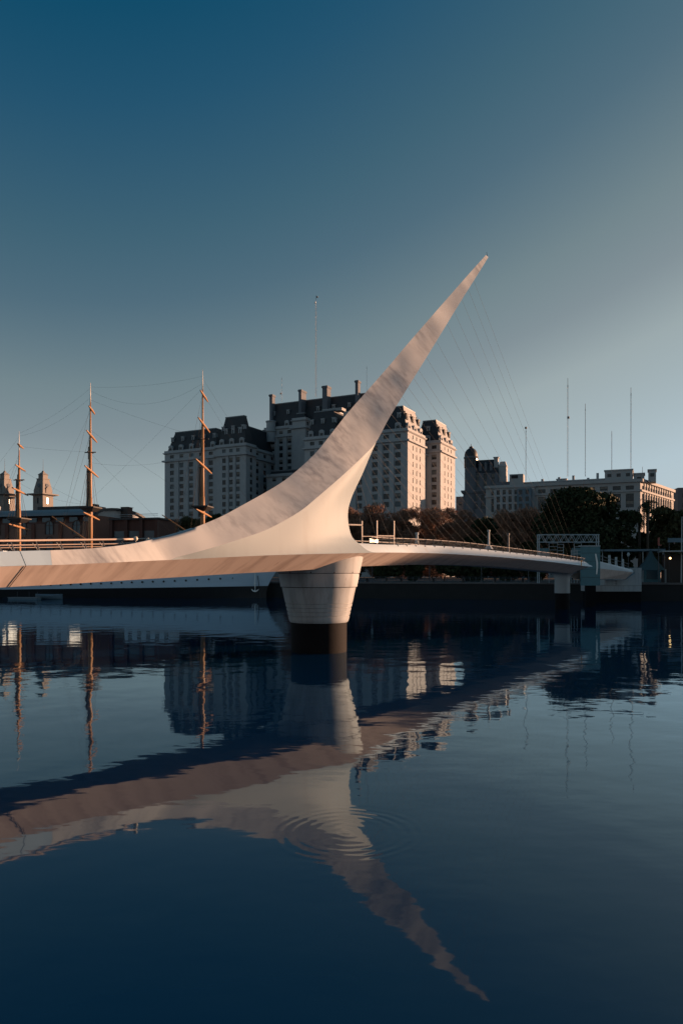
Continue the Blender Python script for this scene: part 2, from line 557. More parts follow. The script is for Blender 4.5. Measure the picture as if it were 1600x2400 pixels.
def height_line(tab, nf, s0, s1, step=0.5):
    """level of an edge of the girder as a function of s, from sighted levels"""
    us = [t[0] for t in tab]; vv = [t[1] for t in tab]
    S = np.arange(s0, s1 + 1e-6, step)
    Z = []
    for s in S:
        u, y = uY(s, nf(s))
        if y < 8: y = 8
        v = np.interp(u, us, vv)
        Z.append(HC + (VH - v) * y / F)
    Z = np.array(Z)
    k = np.ones(9) / 9
    Zs = np.convolve(np.pad(Z, 4, mode='edge'), k, 'valid')
    return S, Zs
S_END = 87.6
SL = 1.0
g_tab = [(0, 1330), (60, 1327.5), (190, 1322), (300, 1316.5), (380, 1313), (460, 1309.5), (500, 1308), (560, 1304), (640, 1301), (713, 1299), (760, 1298), (835, 1296.5), (877, 1295), (940, 1295.2), (1020, 1296.6), (1100, 1300.8), (1197, 1308), (1304, 1318.5), (1380, 1328)]
t_tab = [(0, 1293), (700, 1276), (838, 1270), (858, 1274), (899, 1276.5), (960, 1276.5), (1020, 1278.6), (1100, 1284), (1197, 1294.5), (1304, 1306.5), (1364, 1315.5), (1380, 1318)]
e_tab = [(0, 1379), (250, 1363), (500, 1348), (560, 1343.5), (650, 1340), (750, 1334), (845, 1327.5), (950, 1324), (1020, 1323), (1122, 1325.5), (1200, 1331), (1275, 1338.4), (1340, 1344), (1380, 1347)]
def e_in(s):
    return 1.0 + 1.0 * min(1, max(0, (s + 2) / 22))
gS, gZ = height_line(g_tab, bulge, SL, S_END)
tS, tZ = height_line(t_tab, lambda s: bulge(s) - 0.5, SL, S_END)
eS, eZ = height_line(e_tab, lambda s: bulge(s) - e_in(s), SL + 0.6, S_END)
def lin_ext(S, Z, s):
    if s < S[0]:
        k = (Z[8] - Z[0]) / (S[8] - S[0])
        return Z[0] + k * (s - S[0])
    return float(np.interp(s, S, Z))
def zG(s): return lin_ext(gS, gZ, s)
def zT(s): return lin_ext(tS, tZ, s)
def zE(s): return lin_ext(eS, eZ, s)

PIER = W(22.4, -0.85, 0)
br = thing('footbridge', 'white swing footbridge with one tall leaning pylon and fan of cables', 'bridge', (PIER.x, PIER.y, 2.0))
SS = list(np.arange(-14, S_END, 1.0)) + [S_END]
FAR = -6.3
def sec(s):
    """girder section: near edge, soffit foot, underside, far soffit, far edge"""
    b = bulge(s)
    zg, ze = zG(s), zE(s)
    endk = min(1.0, max(0.0, (S_END - s) / 3.0))
    ze = zg - (zg - ze) * (0.25 + 0.75 * endk ** 0.6) if s > S_END - 3 else ze
    return W(s, b, zg), W(s, b - e_in(s), ze), W(s, -4.2, ze), W(s, FAR, zg)
gb = MB()
rows = [list(sec(s)) for s in SS]
gb.grid(rows)
gb.face([rows[-1][3], rows[-1][2], rows[-1][1], rows[-1][0]])
gb.face(rows[0])
gird = gb.build('girder', 'soffit', br, smooth=True, auto=R(12), world=True)
tag(gird, 'warm brown stained steel soffit of the bridge girder')
# welded seams across the soffit: raised plate joints
for s in (s_edge(60.0),):
    a, b_, c, d = sec(s)
    sm = MB()
    o_ = W(0, 0.02, 0) - W(0, 0, 0) + Vector((0, 0, -0.02))
    sm.tube([a + o_, b_ + o_], 0.014, 5)
    sm.build('joint', 'groove', gird, world=True)
bm_ = MB()
A = [W(-14, -3.4, 0), W(6.3, -3.4, 0), W(6.3, -4.15, 0), W(-14, -4.15, 0)]
zb0, zb1 = 4.80, 5.1
bt = [Vector((p.x, p.y, zb0 - (0.12 if i in (0, 3) else 0))) for i, p in enumerate(A)]
tp = [Vector((p.x, p.y, zb1)) for p in A]
bm_.face(bt[::-1]); bm_.face(tp)
for i in range(4):
    bm_.face([bt[i], bt[(i + 1) % 4], tp[(i + 1) % 4], tp[i]])
bm_.build('bearing_beam', 'teal', br, world=True)

# deck surface
dk = MB()
dk.grid([[W(s, bulge(s) * 0.35 - 0.9 if s < 30 else bulge(s) - 0.55, zG(s) + 0.22), W(s, FAR + 0.1, zG(s) + 0.22)] for s in SS])
dk.build('deck', 'deck', br, world=True)
# right hand fascia, near side
nfas = MB()
SR = [s for s in np.arange(21.0, S_END, 0.75)] + [S_END]
rws = []
for i, s in enumerate(SR):
    b = bulge(s) - 0.5 * min(1.0, max(0.0, (26.6 - s) / 3.5)) ** 1.5
    k = min(1.0, (S_END - s) / 2.2) ** 0.5
    zt = zG(s) + (zT(s) - zG(s)) * max(0.06, k)
    rws.append([W(s, b, zG(s)), W(s, b - 0.08, zG(s) + 0.10), W(s, b - 0.40, zt - 0.03), W(s, b - 0.47, zt), W(s, b - 0.62, zt), W(s, b - 0.66, zG(s) + 0.15)])
nfas.grid(rws, flip=True)
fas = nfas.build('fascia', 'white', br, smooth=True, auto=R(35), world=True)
# far fascia
ff = MB()
ff.grid([[W(s, FAR, zG(s)), W(s, FAR + 0.35, zG(s) + 0.5), W(s, FAR + 0.5, zG(s) + 0.5), W(s, FAR + 0.52, zG(s) + 0.2)] for s in SS])
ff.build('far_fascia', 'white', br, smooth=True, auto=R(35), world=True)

# pylon: sighted edges of its broad face (left edge, ridge) with their offset across the bridge
def nG(u): return bulge(s_edge(u))
pairs = [  # uL, vL, offL, uR, vR, nR
    (118, 1290, 0.40, 122, 1325.0, None), (204, 1286, 0.45, 216, 1320.2, None), (293, 1277, 0.5, 312, 1316, None),
    (360, 1263.5, 0.6, 400, 1308, None), (440, 1242, 0.9, 480, 1288.5, 1.25), (513, 1213, 1.25, 565, 1262.5, 1.62), (564, 1186, 1.5, 630, 1239, 1.85),
    (637.5, 1144.6, 1.8, 700, 1200, 2.05), (682, 1114, 1.95, 745, 1164, 2.1), (739, 1062, 2.05, 806, 1111, 2.1),
    (785, 1005, 2.05, 850, 1069.5, 2.05), (815, 967, 2.0, 881, 1036, 1.98), (858, 918, 1.85, 912, 979, 1.9),
    (911.5, 857, 1.55, 956, 907, 1.8), (958, 802, 1.25, 1003, 831, 1.72), (1046, 701, 0.75, 1078, 708, 1.58),
    (1105, 634, 0.38, 1122, 638, 1.45), (1138.5, 597, 0.16, 1144, 602, 1.4)]
ctl = []
for uL, vL, offL, uR, vR, nR in pairs:
    if nR is None: nR = nG(uR) - 0.004
    ctl.append((*px(uL, vL, nR - offL * 0.78), *px(uR, vR, nR)))
fine = crom(ctl, 6)
Lp = [W(*f[:3]) for f in fine]
Rp = [W(*f[3:]) for f in fine]
for i in range(0, 3 * 6 + 1):                      # the low part follows the girder edge exactly
    s_ = fine[i][3]
    Rp[i] = W(s_, bulge(s_) + 0.006, zG(s_) - 0.004)
iJ = 11 * 6                                        # where the lit flank runs out into the right hand edge
mm = MB()
rows = []
for a, b in zip(Lp, Rp):
    rows.append([a.lerp(b, k / 6) for k in range(7)])
mm.grid(rows, mi=0, flip=True)
# sunlit flank below the ridge: rows from ridge to the right hand edge, foot on the girder edge
flank = [  # right hand edge: uB vB nB, one per pair from the fourth on
    (884, 1295.1, None), (861, 1288, 2.1), (838, 1272, 1.7), (822, 1252, 1.35), (815, 1208, 1.0), (823, 1168, 0.95), (848, 1113, 1.3), (867, 1068, 1.7), (881.2, 1036, 1.97)]
fl = [(u, v, nG(u) if n_ is None else n_) for u, v, n_ in flank]
flf = crom(fl, 6)
gU = [t[0] for t in g_tab]; gV = [t[1] for t in g_tab]
rU = [UC + F * p.x / p.y for p in Rp[18:67]]; rV = [VH - (p.z - HC) * F / p.y for p in Rp[18:67]]
rN = [(p.x - OX) * NX + (p.y - OY) * NY for p in Rp[18:67]]
rows = []
NCOL = 20
for j, (uB, vB, nB) in enumerate(flf):
    i = 3 * 6 + j
    tau = j / (len(flf) - 1)
    P0 = Rp[i]
    uR, vR = UC + F * P0.x / P0.y, VH - (P0.z - HC) * F / P0.y
    nR = (P0.x - OX) * NX + (P0.y - OY) * NY
    r_ = [P0]
    for k in range(1, NCOL + 1):
        q = k / NCOL
        u, v = uR + (uB - uR) * q, vR + (vB - vR) * q
        def n0(uu, vv):
            vg = np.interp(uu, gU, gV); vr_ = np.interp(uu, rU, rV)
            t_ = min(1.0, max(0.0, (vg - vv) / max(6.0, vg - vr_)))
            se_ = s_edge(uu)
            return bulge(se_) * (1 - t_) + np.interp(uu, rU, rN) * t_
        n_ = n0(u, v) * 1.0
        w0 = nR - n0(uR, vR)
        n_ += w0 * (1 - q) + (nB - n0(uB, vB)) * q ** 4
        foot = max(0.0, 1 - tau / 0.2) ** 1.5
        p = W(*px(u, v, n_))
        if foot > 0:
            se = s_edge(u)
            p = p.lerp(W(se, bulge(se) + 0.004, zG(se) - 0.004), foot)
        r_.append(p)
    rows.append(r_)
flank_rows = rows
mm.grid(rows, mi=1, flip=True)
# back of the pylon
Bp = [r_[-1] for r_ in rows]
iR0 = 3 * 6
def back_low(i):
    t = (i - iR0) / (iJ - iR0)
    k = t * (len(Bp) - 1)
    k0 = min(int(k), len(Bp) - 2)
    return Bp[k0].lerp(Bp[k0 + 1], k - k0)
nvec = Vector((NX, NY, 0)); avec = Vector((AX, AY, 0))
cl = []
for i in range(iJ, len(Lp)):
    wd = (Rp[i] - Lp[i]).length
    cl.append(Rp[i] + avec * 0.30 * wd - nvec * 0.62 * wd)
mm.grid([[Rp[iJ + k], cl[k]] for k in range(len(cl))], flip=True)
mm.grid([[cl[k], Lp[iJ + k]] for k in range(len(cl))], flip=True)
mm.face([Lp[-1], Rp[-1], cl[-1]])
low = [(Lp[i], back_low(i) - nvec * 0.55, back_low(i)) for i in range(iR0, iJ + 1)]
low[-1] = (Lp[iJ], cl[0], Rp[iJ])
mm.grid([list(x)[::-1] for x in low], flip=True)
# back of the low parapet on the left
mm.grid([[Lp[i], Lp[i] - nvec * 0.18, Vector((Lp[i].x, Lp[i].y, zG(fine[i][0]) + 0.1)) - nvec * 0.2] for i in range(0, iR0 + 8)], flip=False)
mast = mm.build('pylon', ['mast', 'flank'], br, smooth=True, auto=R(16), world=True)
tag(mast, 'tapering white steel pylon leaning right with grey streaks')
tipv = Lp[-1].lerp(Rp[-1], 0.5)
tr = MB()
tr.tube([tipv, tipv + Vector((-.05, 0, 0.35))], 0.02, 5)
tr.build('lightning_rod', 'antenna_dark', mast, world=True)

# bright panels at the left end of the parapet, with open joints
def panel(u0, u1, name='fascia_panel'):
    p = MB()
    r_ = []
    for k in range(9):
        u = u0 + (u1 - u0) * k / 8
        vt = np.interp(u, [-600, 0, 118], [1312, 1293, 1290]) if u < 0 else np.interp(u, [0, 118], [1293, 1290])
        if u >= 0:
            s = s_edge(u)
        else:
            s = s_edge(0) + u * 0.011
        b = bulge(s)
        zg = zG(s)
        zt = zg + 0.60
        if u >= 0:
            zt = HC + (VH - vt) * uY(s, b - 0.4)[1] / F
        r_.append([W(s, b + 0.012, zg + 0.005), W(s, b - 0.38, zt), W(s, b - 0.60, zt), W(s, b - 0.62, zg + 0.1)])
    if u1 > 117:                                   # last panel butts against the pylon parapet
        L0, R0 = Lp[0], Rp[0]
        r_[-1] = [R0 - avec * 0.006, L0 - avec * 0.006, L0 - nvec * 0.2, L0 - nvec * 0.22 + Vector((0, 0, -0.5))]
    p.grid(r_, flip=True)
    p.face(r_[0]); p.face(r_[-1][::-1])
    return p.build(name, 'panel_white', br, smooth=True, auto=R(30), world=True)
panel(-700, -2.0); panel(-0.2, 59.0); panel(61.0, 118.0)

# cables: from the back edge of the pylon to the deck
cS = [s_on(u, -0.4) for u in (881, 921, 962, 997)]
NCAB = 26
mi0, mi1 = iJ - 14, len(Lp) - 8
for k in range(NCAB):
    t = k / (NCAB - 1)
    s = 27.4 + t * (83.5 - 27.4)
    fi = mi0 + t * (mi1 - mi0)
    i0 = int(fi)
    def bp_(i):
        return cl[i - iJ] if i >= iJ else low[i - iR0][1]
    top = bp_(i0).lerp(bp_(min(i0 + 1, len(Lp) - 1)), fi - i0)
    if fi >= iJ:
        top = top.lerp(Rp[i0], 0.35)
    else:
        top = top + nvec * 0.3
    c = MB()
    c.tube([top, W(s, -0.5, zG(s) + 0.2)], 0.007, 5)
    c.build('cable', 'cable', br, world=True)

# railing on the near side, right of the pylon
nr = MB()
RS = [s for s in np.arange(25.0, S_END - 1.0, 0.8)]
def rail_pt(s, h): return W(s, bulge(s) - 0.60, zT(s) - 0.06 + h)
nr.tube([rail_pt(s, 0.52) for s in RS], 0.028, 6)
ra = nr.build('railing', 'rail', br, world=True)
for h in (0.16, 0.28, 0.40):
    c = MB(); c.tube([rail_pt(s, h) for s in RS], 0.011, 5)
    c.build('rail_wire', 'rail_dark', ra, world=True)
for s in np.arange(25.4, S_END - 1.5, 1.6):
    c = MB(); c.tube([rail_pt(s, -0.1), rail_pt(s, 0.54) + nvec * 0.05], 0.022, 5)
    c.build('post', 'rail_dark', ra, world=True)
for s in np.arange(30.0, S_END - 2, 2.0):
    c = MB()
    p = W(s, bulge(s) - 0.44, zT(s) - 0.04)
    c.tube([p, p + nvec * 0.14 + Vector((0, 0, -0.07))], 0.05, 6)
    c.build('drain_spout', 'grey_steel', fas, world=True)
# railing on the far side
fr = MB()
FS = list(np.arange(-10, S_END - 1, 1.0))
def far_pt(s, h): return W(s, FAR + 0.45, zG(s) + 0.25 + h)
fr.tube([far_pt(s, 0.85) for s in FS], 0.035, 8)
fra = fr.build('railing', 'rail', br, world=True)
c = MB(); c.tube([far_pt(s, 0.62) for s in FS], 0.032, 6); c.build('lower_rail', 'rail', fra, world=True)
c = MB(); c.tube([far_pt(s, 0.30) for s in FS], 0.02, 6); c.build('lower_rail', 'rail', fra, world=True)
for s in np.arange(-9, S_END - 2, 1.9):
    c = MB()
    c.tube([far_pt(s, -0.05), far_pt(s - 0.12, 0.45), far_pt(s - 0.30, 0.82)], [0.05, 0.045, 0.025], 6)
    c.tube([far_pt(s - 0.02, 0.1), far_pt(s + 0.10, 0.5)], 0.035, 5)
    c.build('post', 'rail_dark', fra, world=True)
# sunlit hand rails behind the parapet, left of the pylon
def lpt(u, v):
    s_ = s_edge(u, -0.95) if u > 0 else s_edge(0.0, -0.95) + u * 0.0115
    n_ = bulge(s_) - 0.95
    if u > 0:
        return W(s_, n_, HC + (VH - v) * uY(s_, n_)[1] / F)
    return W(s_, n_, HC + (VH - v) * uY(s_edge(0.0, -0.95), n_)[1] / F - 0.05 * (s_edge(0.0, -0.95) - s_) * 0.5)
LU = [-900, -600, -300, 1, 60, 120, 180, 240, 290, 322]
lr = MB(); lr.tube([lpt(u, 1267.5 - 4.0 * max(0, u) / 322) for u in LU], 0.045, 8)
lra = lr.build('railing', 'hand_rail', br, smooth=True, world=True)
for dv, r_ in ((10.5, 0.022), (16.5, 0.014)):
    c = MB(); c.tube([lpt(u, 1267.5 + dv - 4.0 * max(0, u) / 322) for u in LU[:-1]], r_, 6); c.build('lower_rail', 'hand_rail', lra, world=True)
for u in (-420, -330, -240, -160, -80, -10, 25, 84, 140, 196, 240, 284):
    s_ = s_edge(max(u, 0.5), -0.95) + min(0, u) * 0.0115
    a_ = lpt(u if u > 0 else u, 1267 - 4.0 * max(0, u) / 322)
    c = MB()
    c.tube([a_ + avec * 0.22 + Vector((0, 0, -0.75)), a_ + avec * 0.12 + Vector((0, 0, -0.35)), a_ - avec * 0.02], [0.06, 0.05, 0.02], 6)
    c.tube([a_ + avec * 0.16 + Vector((0, 0, -0.5)), a_ - avec * 0.16 + Vector((0, 0, -0.12))], 0.022, 5)
    c.build('post', 'rail_dark', lra, world=True)
# round lamps on the rail
for u, v, r_ in ((347, 1264.5, 0.085), (318, 1262.5, 0.11)):
    s, n_, z = px(u, v, bulge(9.0) - 0.95)
    c = MB(); c.lathe([(0.01, z - r_), (r_ * .7, z - r_ * .7), (r_, z), (r_ * .7, z + r_ * .7), (0.01, z + r_)], (W(s, n_, 0).x, W(s, n_, 0).y), 14)
    c.tube([W(s, n_, z - 0.5), W(s, n_, z - r_)], 0.02, 6)
    c.build('deck_lamp', 'lamp_white', br, smooth=True, world=True)
# barrier gate by the pylon
gt = MB()
def gp(u, v, n=-0.9): return W(*px(u, v, n))
gate = MB()
gate.tube([gp(883, 1220), gp(883, 1288)], 0.042, 6)
ga = gate.build('barrier_gate', 'rail', br, world=True)
for u in (848, 923):
    c = MB(); c.tube([gp(u, 1221), gp(u, 1288)], 0.042, 6); c.build('gate_post', 'rail', ga, world=True)
for (u0, v0, u1, v1, r_) in ((806, 1229.5, 848, 1230.5, 0.055), (848, 1257, 883, 1257.5, 0.03), (883, 1256, 923, 1256.5, 0.055)):
    c = MB(); c.tube([gp(u0, v0), gp(u1, v1)], r_, 6); c.build('gate_bar', 'rail', ga, world=True)
s0, n0, z0 = px(866, 1271, 0.2); s1, _, z1 = px(886, 1264, 0.2)
c = MB()
p0, p1 = W(s0, 0.2, 0), W(s1, 0.2, 0)
for off in (0, -0.06):
    q0, q1 = p0 + nvec * off, p1 + nvec * off
    c.face([(q0.x, q0.y, z0), (q1.x, q1.y, z0), (q1.x, q1.y, z1), (q0.x, q0.y, z1)])
c.face([(p0.x, p0.y, z1), (p1.x, p1.y, z1), (p1 - nvec * .06).to_tuple()[:2] + (z1,), (p0 - nvec * .06).to_tuple()[:2] + (z1,)])
c.build('notice_board', 'lamp_white', br, world=True)
# lamp bollards along the near edge
for u, v0, v1 in ((1146, 1242, 1287), (978, 1248, 1274), (1192, 1250, 1294)):
    s = s_edge(u, -0.7)
    P0 = W(s, bulge(s) - 0.75, 0)
    y = P0.y
    zt_, zb_ = HC + (VH - v0) * y / F, HC + (VH - v1) * y / F
    c = MB()
    c.lathe([(0.45 if u == 1146 else 0.15, zb_), (0.11, zb_ + 0.45), (0.09, zt_ - 0.2), (0.14, zt_ - 0.18), (0.14, zt_)], (P0.x, P0.y), 10)
    c.build('lamp_bollard', 'grey_steel' if u != 1192 else 'rail_dark', br, smooth=True, auto=R(30), world=True)

# ------------------------------------------------------------------ piers and the fixed end
pr = thing('bridge_pier', 'large tapered concrete pier carrying the pylon, with grooved rings', 'pier', (PIER.x, PIER.y, 0))
def ringz(r, z): return (r, z)
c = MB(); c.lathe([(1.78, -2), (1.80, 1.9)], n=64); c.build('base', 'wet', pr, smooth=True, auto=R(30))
c = MB()
prof = [(1.84, 1.9), (1.90, 1.98), (1.94, 2.1)]
for zz in (2.35, 2.62, 2.88, 3.14):
    r_ = 1.90 + (zz - 2.0) * 0.225
    prof += [(r_, zz - 0.05), (r_ - 0.05, zz - 0.04), (r_ - 0.05, zz), (r_ + 0.01, zz + 0.01)]
prof += [(2.38, 4.13), (2.33, 4.14), (2.33, 4.17), (2.46, 4.175), (2.60, 4.9), (2.57, 5.02), (2.57, 5.035), (2.63, 5.05), (2.86, 6.1), (2.88, 6.3)]
c.lathe(prof, n=96)
c.build('shaft', 'pier', pr, smooth=True, auto=R(40))
for zz, rr in ((4.155, 2.345), (5.03, 2.585), (3.12, 2.10), (2.86, 2.045), (2.60, 1.985), (2.33, 1.925)):
    c = MB(); c.lathe([(rr - .03, zz - .018), (rr, zz - .016), (rr, zz + .016), (rr - .03, zz + .018)], n=96, cap=False); c.build('joint_ring', 'groove', pr, smooth=True, auto=R(40))
for zz in (4.15, 5.03):
    for k in range(10):
        t = R(-170 + k * 32 + (7 if zz > 4.5 else 0))
        rr = 2.40 if zz < 4.5 else 2.60
        c = MB(); c.lathe([(0.05, -0.05), (0.05, 0.05)], (rr * math.cos(t), rr * math.sin(t)), 8)
        o = c.build('ring_bolt', 'groove', pr)
        o.location.z = zz + 0.06

FP = at(1317, 1345, 102.5)
fp = thing('bridge_pier', 'slim grooved concrete pier with flared head under the far bridge end', 'pier', (FP.x, FP.y, 0))
c = MB(); c.lathe([(1.0, -2), (1.0, 2.25)], n=40); c.build('base', 'wet', fp, smooth=True, auto=R(30))
c = MB()
prof = [(1.0, 2.25), (1.06, 2.3)]
for zz in np.arange(2.5, 3.95, 0.22):
    prof += [(1.06, zz), (1.01, zz + 0.01), (1.01, zz + 0.04), (1.06, zz + 0.05)]
prof += [(1.06, 4.2), (1.10, 4.55), (1.22, 4.8), (1.45, 4.98), (1.85, 5.12), (2.3, 5.25)]
c.lathe(prof, n=48); c.build('shaft', 'pier', fp, smooth=True, auto=R(40))

ap = thing('approach_span', 'short fixed bridge span tapering onto the far quay', 'bridge', at(1440, 1345, 122).xy.to_3d())
G0, G1 = at(1400, 1332, 111), at(1484, 1341.5, 127)
T0, T1 = at(1400, 1314.5, 111.3), at(1481, 1335, 127.3)
E0, E1 = at(1400, 1357.5, 113), at(1464, 1358, 126)
nb = nvec * -5.4
c = MB(); c.face([G0, G1, E1, E0][::-1]); c.face([E0, E1, E1 + nb * .7, E0 + nb * .7][::-1]); c.face([G0 + nb, E0 + nb * .7, E1 + nb * .7, G1 + nb][::-1]); c.face([G1, G1 + nb, E1 + nb * .7, E1])
c.build('girder', 'soffit', ap, world=True)
c = MB(); c.face([G0, T0, T1, G1][::-1]); c.face([T0, T0 + nb, T1 + nb, T1]); c.face([T1, T1 + nb, G1 + nb, G1])
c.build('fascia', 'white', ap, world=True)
for u in (1433, 1448.5, 1465):
    k = (u - 1400) / 81
    p = T0.lerp(T1, k) + nb * 0.1
    c = MB(); c.lathe([(0.42, p.z - 0.1), (0.22, p.z + 0.3), (0.2, p.z + 1.55)], (p.x, p.y), 8)
    c.build('rail_post', 'grey_steel', ap, world=True)
c = MB(); c.tube([T0 + nb * .1 + Vector((0, 0, 1)), T1 + nb * .1 + Vector((0, 0, 1))], 0.05); c.tube([T0 + nb * .1 + Vector((0, 0, .5)), T1 + nb * .1 + Vector((0, 0, .5))], 0.03)
c.build('railing', 'rail_dark', ap, world=True)

ab = thing('abutment', 'pale concrete abutment block with stepped foot at the far bridge end', 'abutment', at(1440, 1345, 129).xy.to_3d())
def wbox(mb, u0, u1, v0, v1, Y, depth):
    a, b = at(u0, v1, Y), at(u1, v0, Y)
    mb.box(a.x, b.x, Y, Y + depth, a.z, b.z)
c = MB(); wbox(c, 1387, 1503, 1372.5, 1386.5, 127, 6); c.build('foot_slab', 'pier', ab, world=True)
c = MB()
pts = [(1418, 1372), (1503, 1372), (1503, 1343), (1488, 1343), (1466, 1359), (1418, 1359)]
fr_ = [at(u, v, 127.6) for u, v in pts]
bk_ = [p + Vector((0, 6, 0)) for p in fr_]
c.face(fr_[::-1]); c.face(bk_)
for i in range(len(pts)):
    j = (i + 1) % len(pts)
    c.face([fr_[i], fr_[j], bk_[j], bk_[i]])
c.build('wall', 'pier', ab, world=True)
c = MB(); wbox(c, 1488, 1503, 1331, 1343, 127.7, 2.5); c.build('end_post', 'pier', ab, world=True)
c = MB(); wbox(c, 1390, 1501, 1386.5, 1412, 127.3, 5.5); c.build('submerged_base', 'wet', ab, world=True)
c = MB()
a = at(1443, 1372, 127.57); b = at(1443, 1360, 127.57)
c.tube([a, b], 0.03, 5); c.build('joint', 'groove', ab, world=True)

# teal control fin and lattice gantry
fn = thing('control_fin', 'tall teal steel fin with white curved stripe beside the truss gantry', 'panel', at(1382, 1345, 110).xy.to_3d())
c = MB(); wbox(c, 1362, 1406, 1281, 1372.5, 109.4, 0.5); c.build('plate', 'teal', fn, world=True)
c = MB(); wbox(c, 1358, 1406.4, 1278.5, 1281, 109.3, 0.7); c.build('cap', 'grey_steel', fn, world=True)
c = MB()
st = [(1394, 1298), (1397, 1298), (1401, 1318), (1401, 1330), (1399, 1346), (1396.5, 1346), (1397.5, 1330), (1397, 1318)]
fr_ = [at(u, v, 109.3) for u, v in st]; bk_ = [p + Vector((0, .2, 0)) for p in fr_]
c.face(fr_[::-1])
for i in range(len(st)):
    j = (i + 1) % len(st)
    c.face([fr_[i], fr_[j], bk_[j], bk_[i]])
c.build('stripe', 'white_plain', fn, world=True)
for k in range(4):
    c = MB(); wbox(c, 1362.6, 1405.6, 1296 + k * 19, 1296.6 + k * 19, 109.36, 0.06); c.build('plate_seam', 'groove', fn, world=True)
c = MB(); wbox(c, 1372, 1396, 1372.5, 1440, 109.5, 0.5); c.build('pile', 'wet', fn, world=True)

tg = thing('truss_gantry', 'pale steel lattice truss gantry standing behind the far bridge end', 'gantry', at(1330, 1345, 131).xy.to_3d())
YT = 131.0
for dy in (0, 1.1):
    for v in (1253, 1270.5):
        c = MB(); c.tube([at(1261, v, YT) + Vector((0, dy, 0)), at(1404, v, YT) + Vector((0, dy, 0))], 0.085, 6); c.build('chord', 'grey_steel', tg, world=True)
    for k in range(16):
        u0 = 1261 + k * 143 / 16; u1 = 1261 + (k + 1) * 143 / 16
        va, vb = (1253, 1270.5) if k % 2 else (1270.5, 1253)
        c = MB(); c.tube([at(u0, va, YT) + Vector((0, dy, 0)), at(u1, vb, YT) + Vector((0, dy, 0))], 0.05, 5); c.build('diagonal', 'grey_steel', tg, world=True)
for u in (1263, 1402):
    c = MB()
    c.tube([at(u, 1253, YT), (at(u, 1253, YT).x, YT, QZ)], 0.1, 6); c.tube([at(u, 1253, YT) + Vector((0, 1.1, 0)), (at(u, 1253, YT).x, YT + 1.1, QZ)], 0.1, 6)
    c.build('post', 'grey_steel', tg, world=True)
for (u0, u1, v0, v1) in ((1286, 1306, 1273, 1297), (1306, 1320, 1276, 1298), (1345, 1362, 1273, 1298), (1338, 1352, 1290, 1300)):
    c = MB()
    for v in np.linspace(v0, v1, 4):
        c.tube([at(u0, v, YT + 2), at(u1, v, YT + 2)], 0.05, 5)
    for u in (u0, u1):
        c.tube([at(u, v0, YT + 2), (at(u, v0, YT + 2).x, YT + 2, QZ)], 0.06, 5)
    c.build('scaffold_frame', 'grey_steel', tg, world=True)
c = MB(); wbox(c, 1268, 1285, 1285, 1315, YT + 1.4, 2.0); c.build('control_cabin', 'teal', tg, world=True)
c = MB(); wbox(c, 1345, 1361, 1284, 1302, YT + 2.4, 1.5); c.build('control_cabin', 'teal', tg, world=True)
bc = MB(); P_ = W(s_edge(1362), 0, 0)
bc.lathe([(0.09, zG(86) + .55), (0.12, zG(86) + .66), (0.09, zG(86) + .78)], (P_.x, P_.y), 10)
bc.tube([(P_.x, P_.y, zG(86)), (P_.x, P_.y, zG(86) + .56)], 0.05)
bc.build('warning_lamp', 'orange', br, world=True)

# ------------------------------------------------------------------ the moored sailing ship
SB = Vector((-15.5, 150.0, 0))
s_rz = math.atan2(-0.162, 0.987)
sh = thing('sailing_ship', 'three-masted white museum ship moored behind the bridge', 'ship', SB, s_rz)
def half(x):
    t = -x / 85.0
    if t <= 0.0: return 0.05
    return 6.0 * min(1.0, (1 - (1 - min(1, t / 0.32)) ** 2.2)) * (1.0 if t < 0.8 else 1.0 - 0.5 * ((t - 0.8) / 0.2) ** 2)
def sheer(x):
    t = -x / 85.0
    return 6.6 + 1.7 * max(0, 1 - t / 0.35) ** 2 + 0.9 * max(0, (t - 0.7) / 0.3) ** 2
def boot(x): return float(np.interp(x, [-85, -60, -10, 0], [1.45, 1.6, 2.35, 2.5]))
xs = [-85, -80, -72, -62, -52, -42, -34, -28, -22, -17, -13, -9, -6, -3.5, -1.6, -0.5, 0.0]
def stat(x, zs, rake=1.0):
    r_ = []
    for z in zs:
        rk = max(0.0, 1 + x / 9.0) * max(0, z - 1.5) ** 1.4 * 0.30
        r_.append((z, rk))
    return r_
for nm, mt, zf in (('hull_bottom', 'hull_black', lambda x: [-1.5, 0.0, 1.0, boot(x)]), ('hull', 'hull_white', lambda x: [boot(x), 3.6, 5.2, sheer(x)])):
    c = MB()
    for sd in (-1, 1):
        rws = []
        for x in xs:
            r_ = []
            for z, rk in stat(x, zf(x)):
                fl_ = 0.80 + 0.2 * min(1, (z + 1.5) / 4)
                r_.append((x + rk, sd * half(x) * fl_, z))
            rws.append(r_)
        c.grid(rws, flip=(sd > 0))
    c.build(nm, mt, sh, smooth=True)
c = MB()
c.grid([[(x + dict(stat(x, [sheer(x)])).get(sheer(x), 0), -half(x) * 0.98, sheer(x) - 0.5), (x, half(x) * 0.98, sheer(x) - 0.5)] for x in xs])
c.build('deck', 'deck', sh)
c = MB()
for sd in (-1, 1):
    c.tube([(x + dict(stat(x, [sheer(x)]))[sheer(x)], sd * half(x), sheer(x) + 0.03) for x in xs], 0.14, 5)
c.build('cap_rail', 'spar', sh)
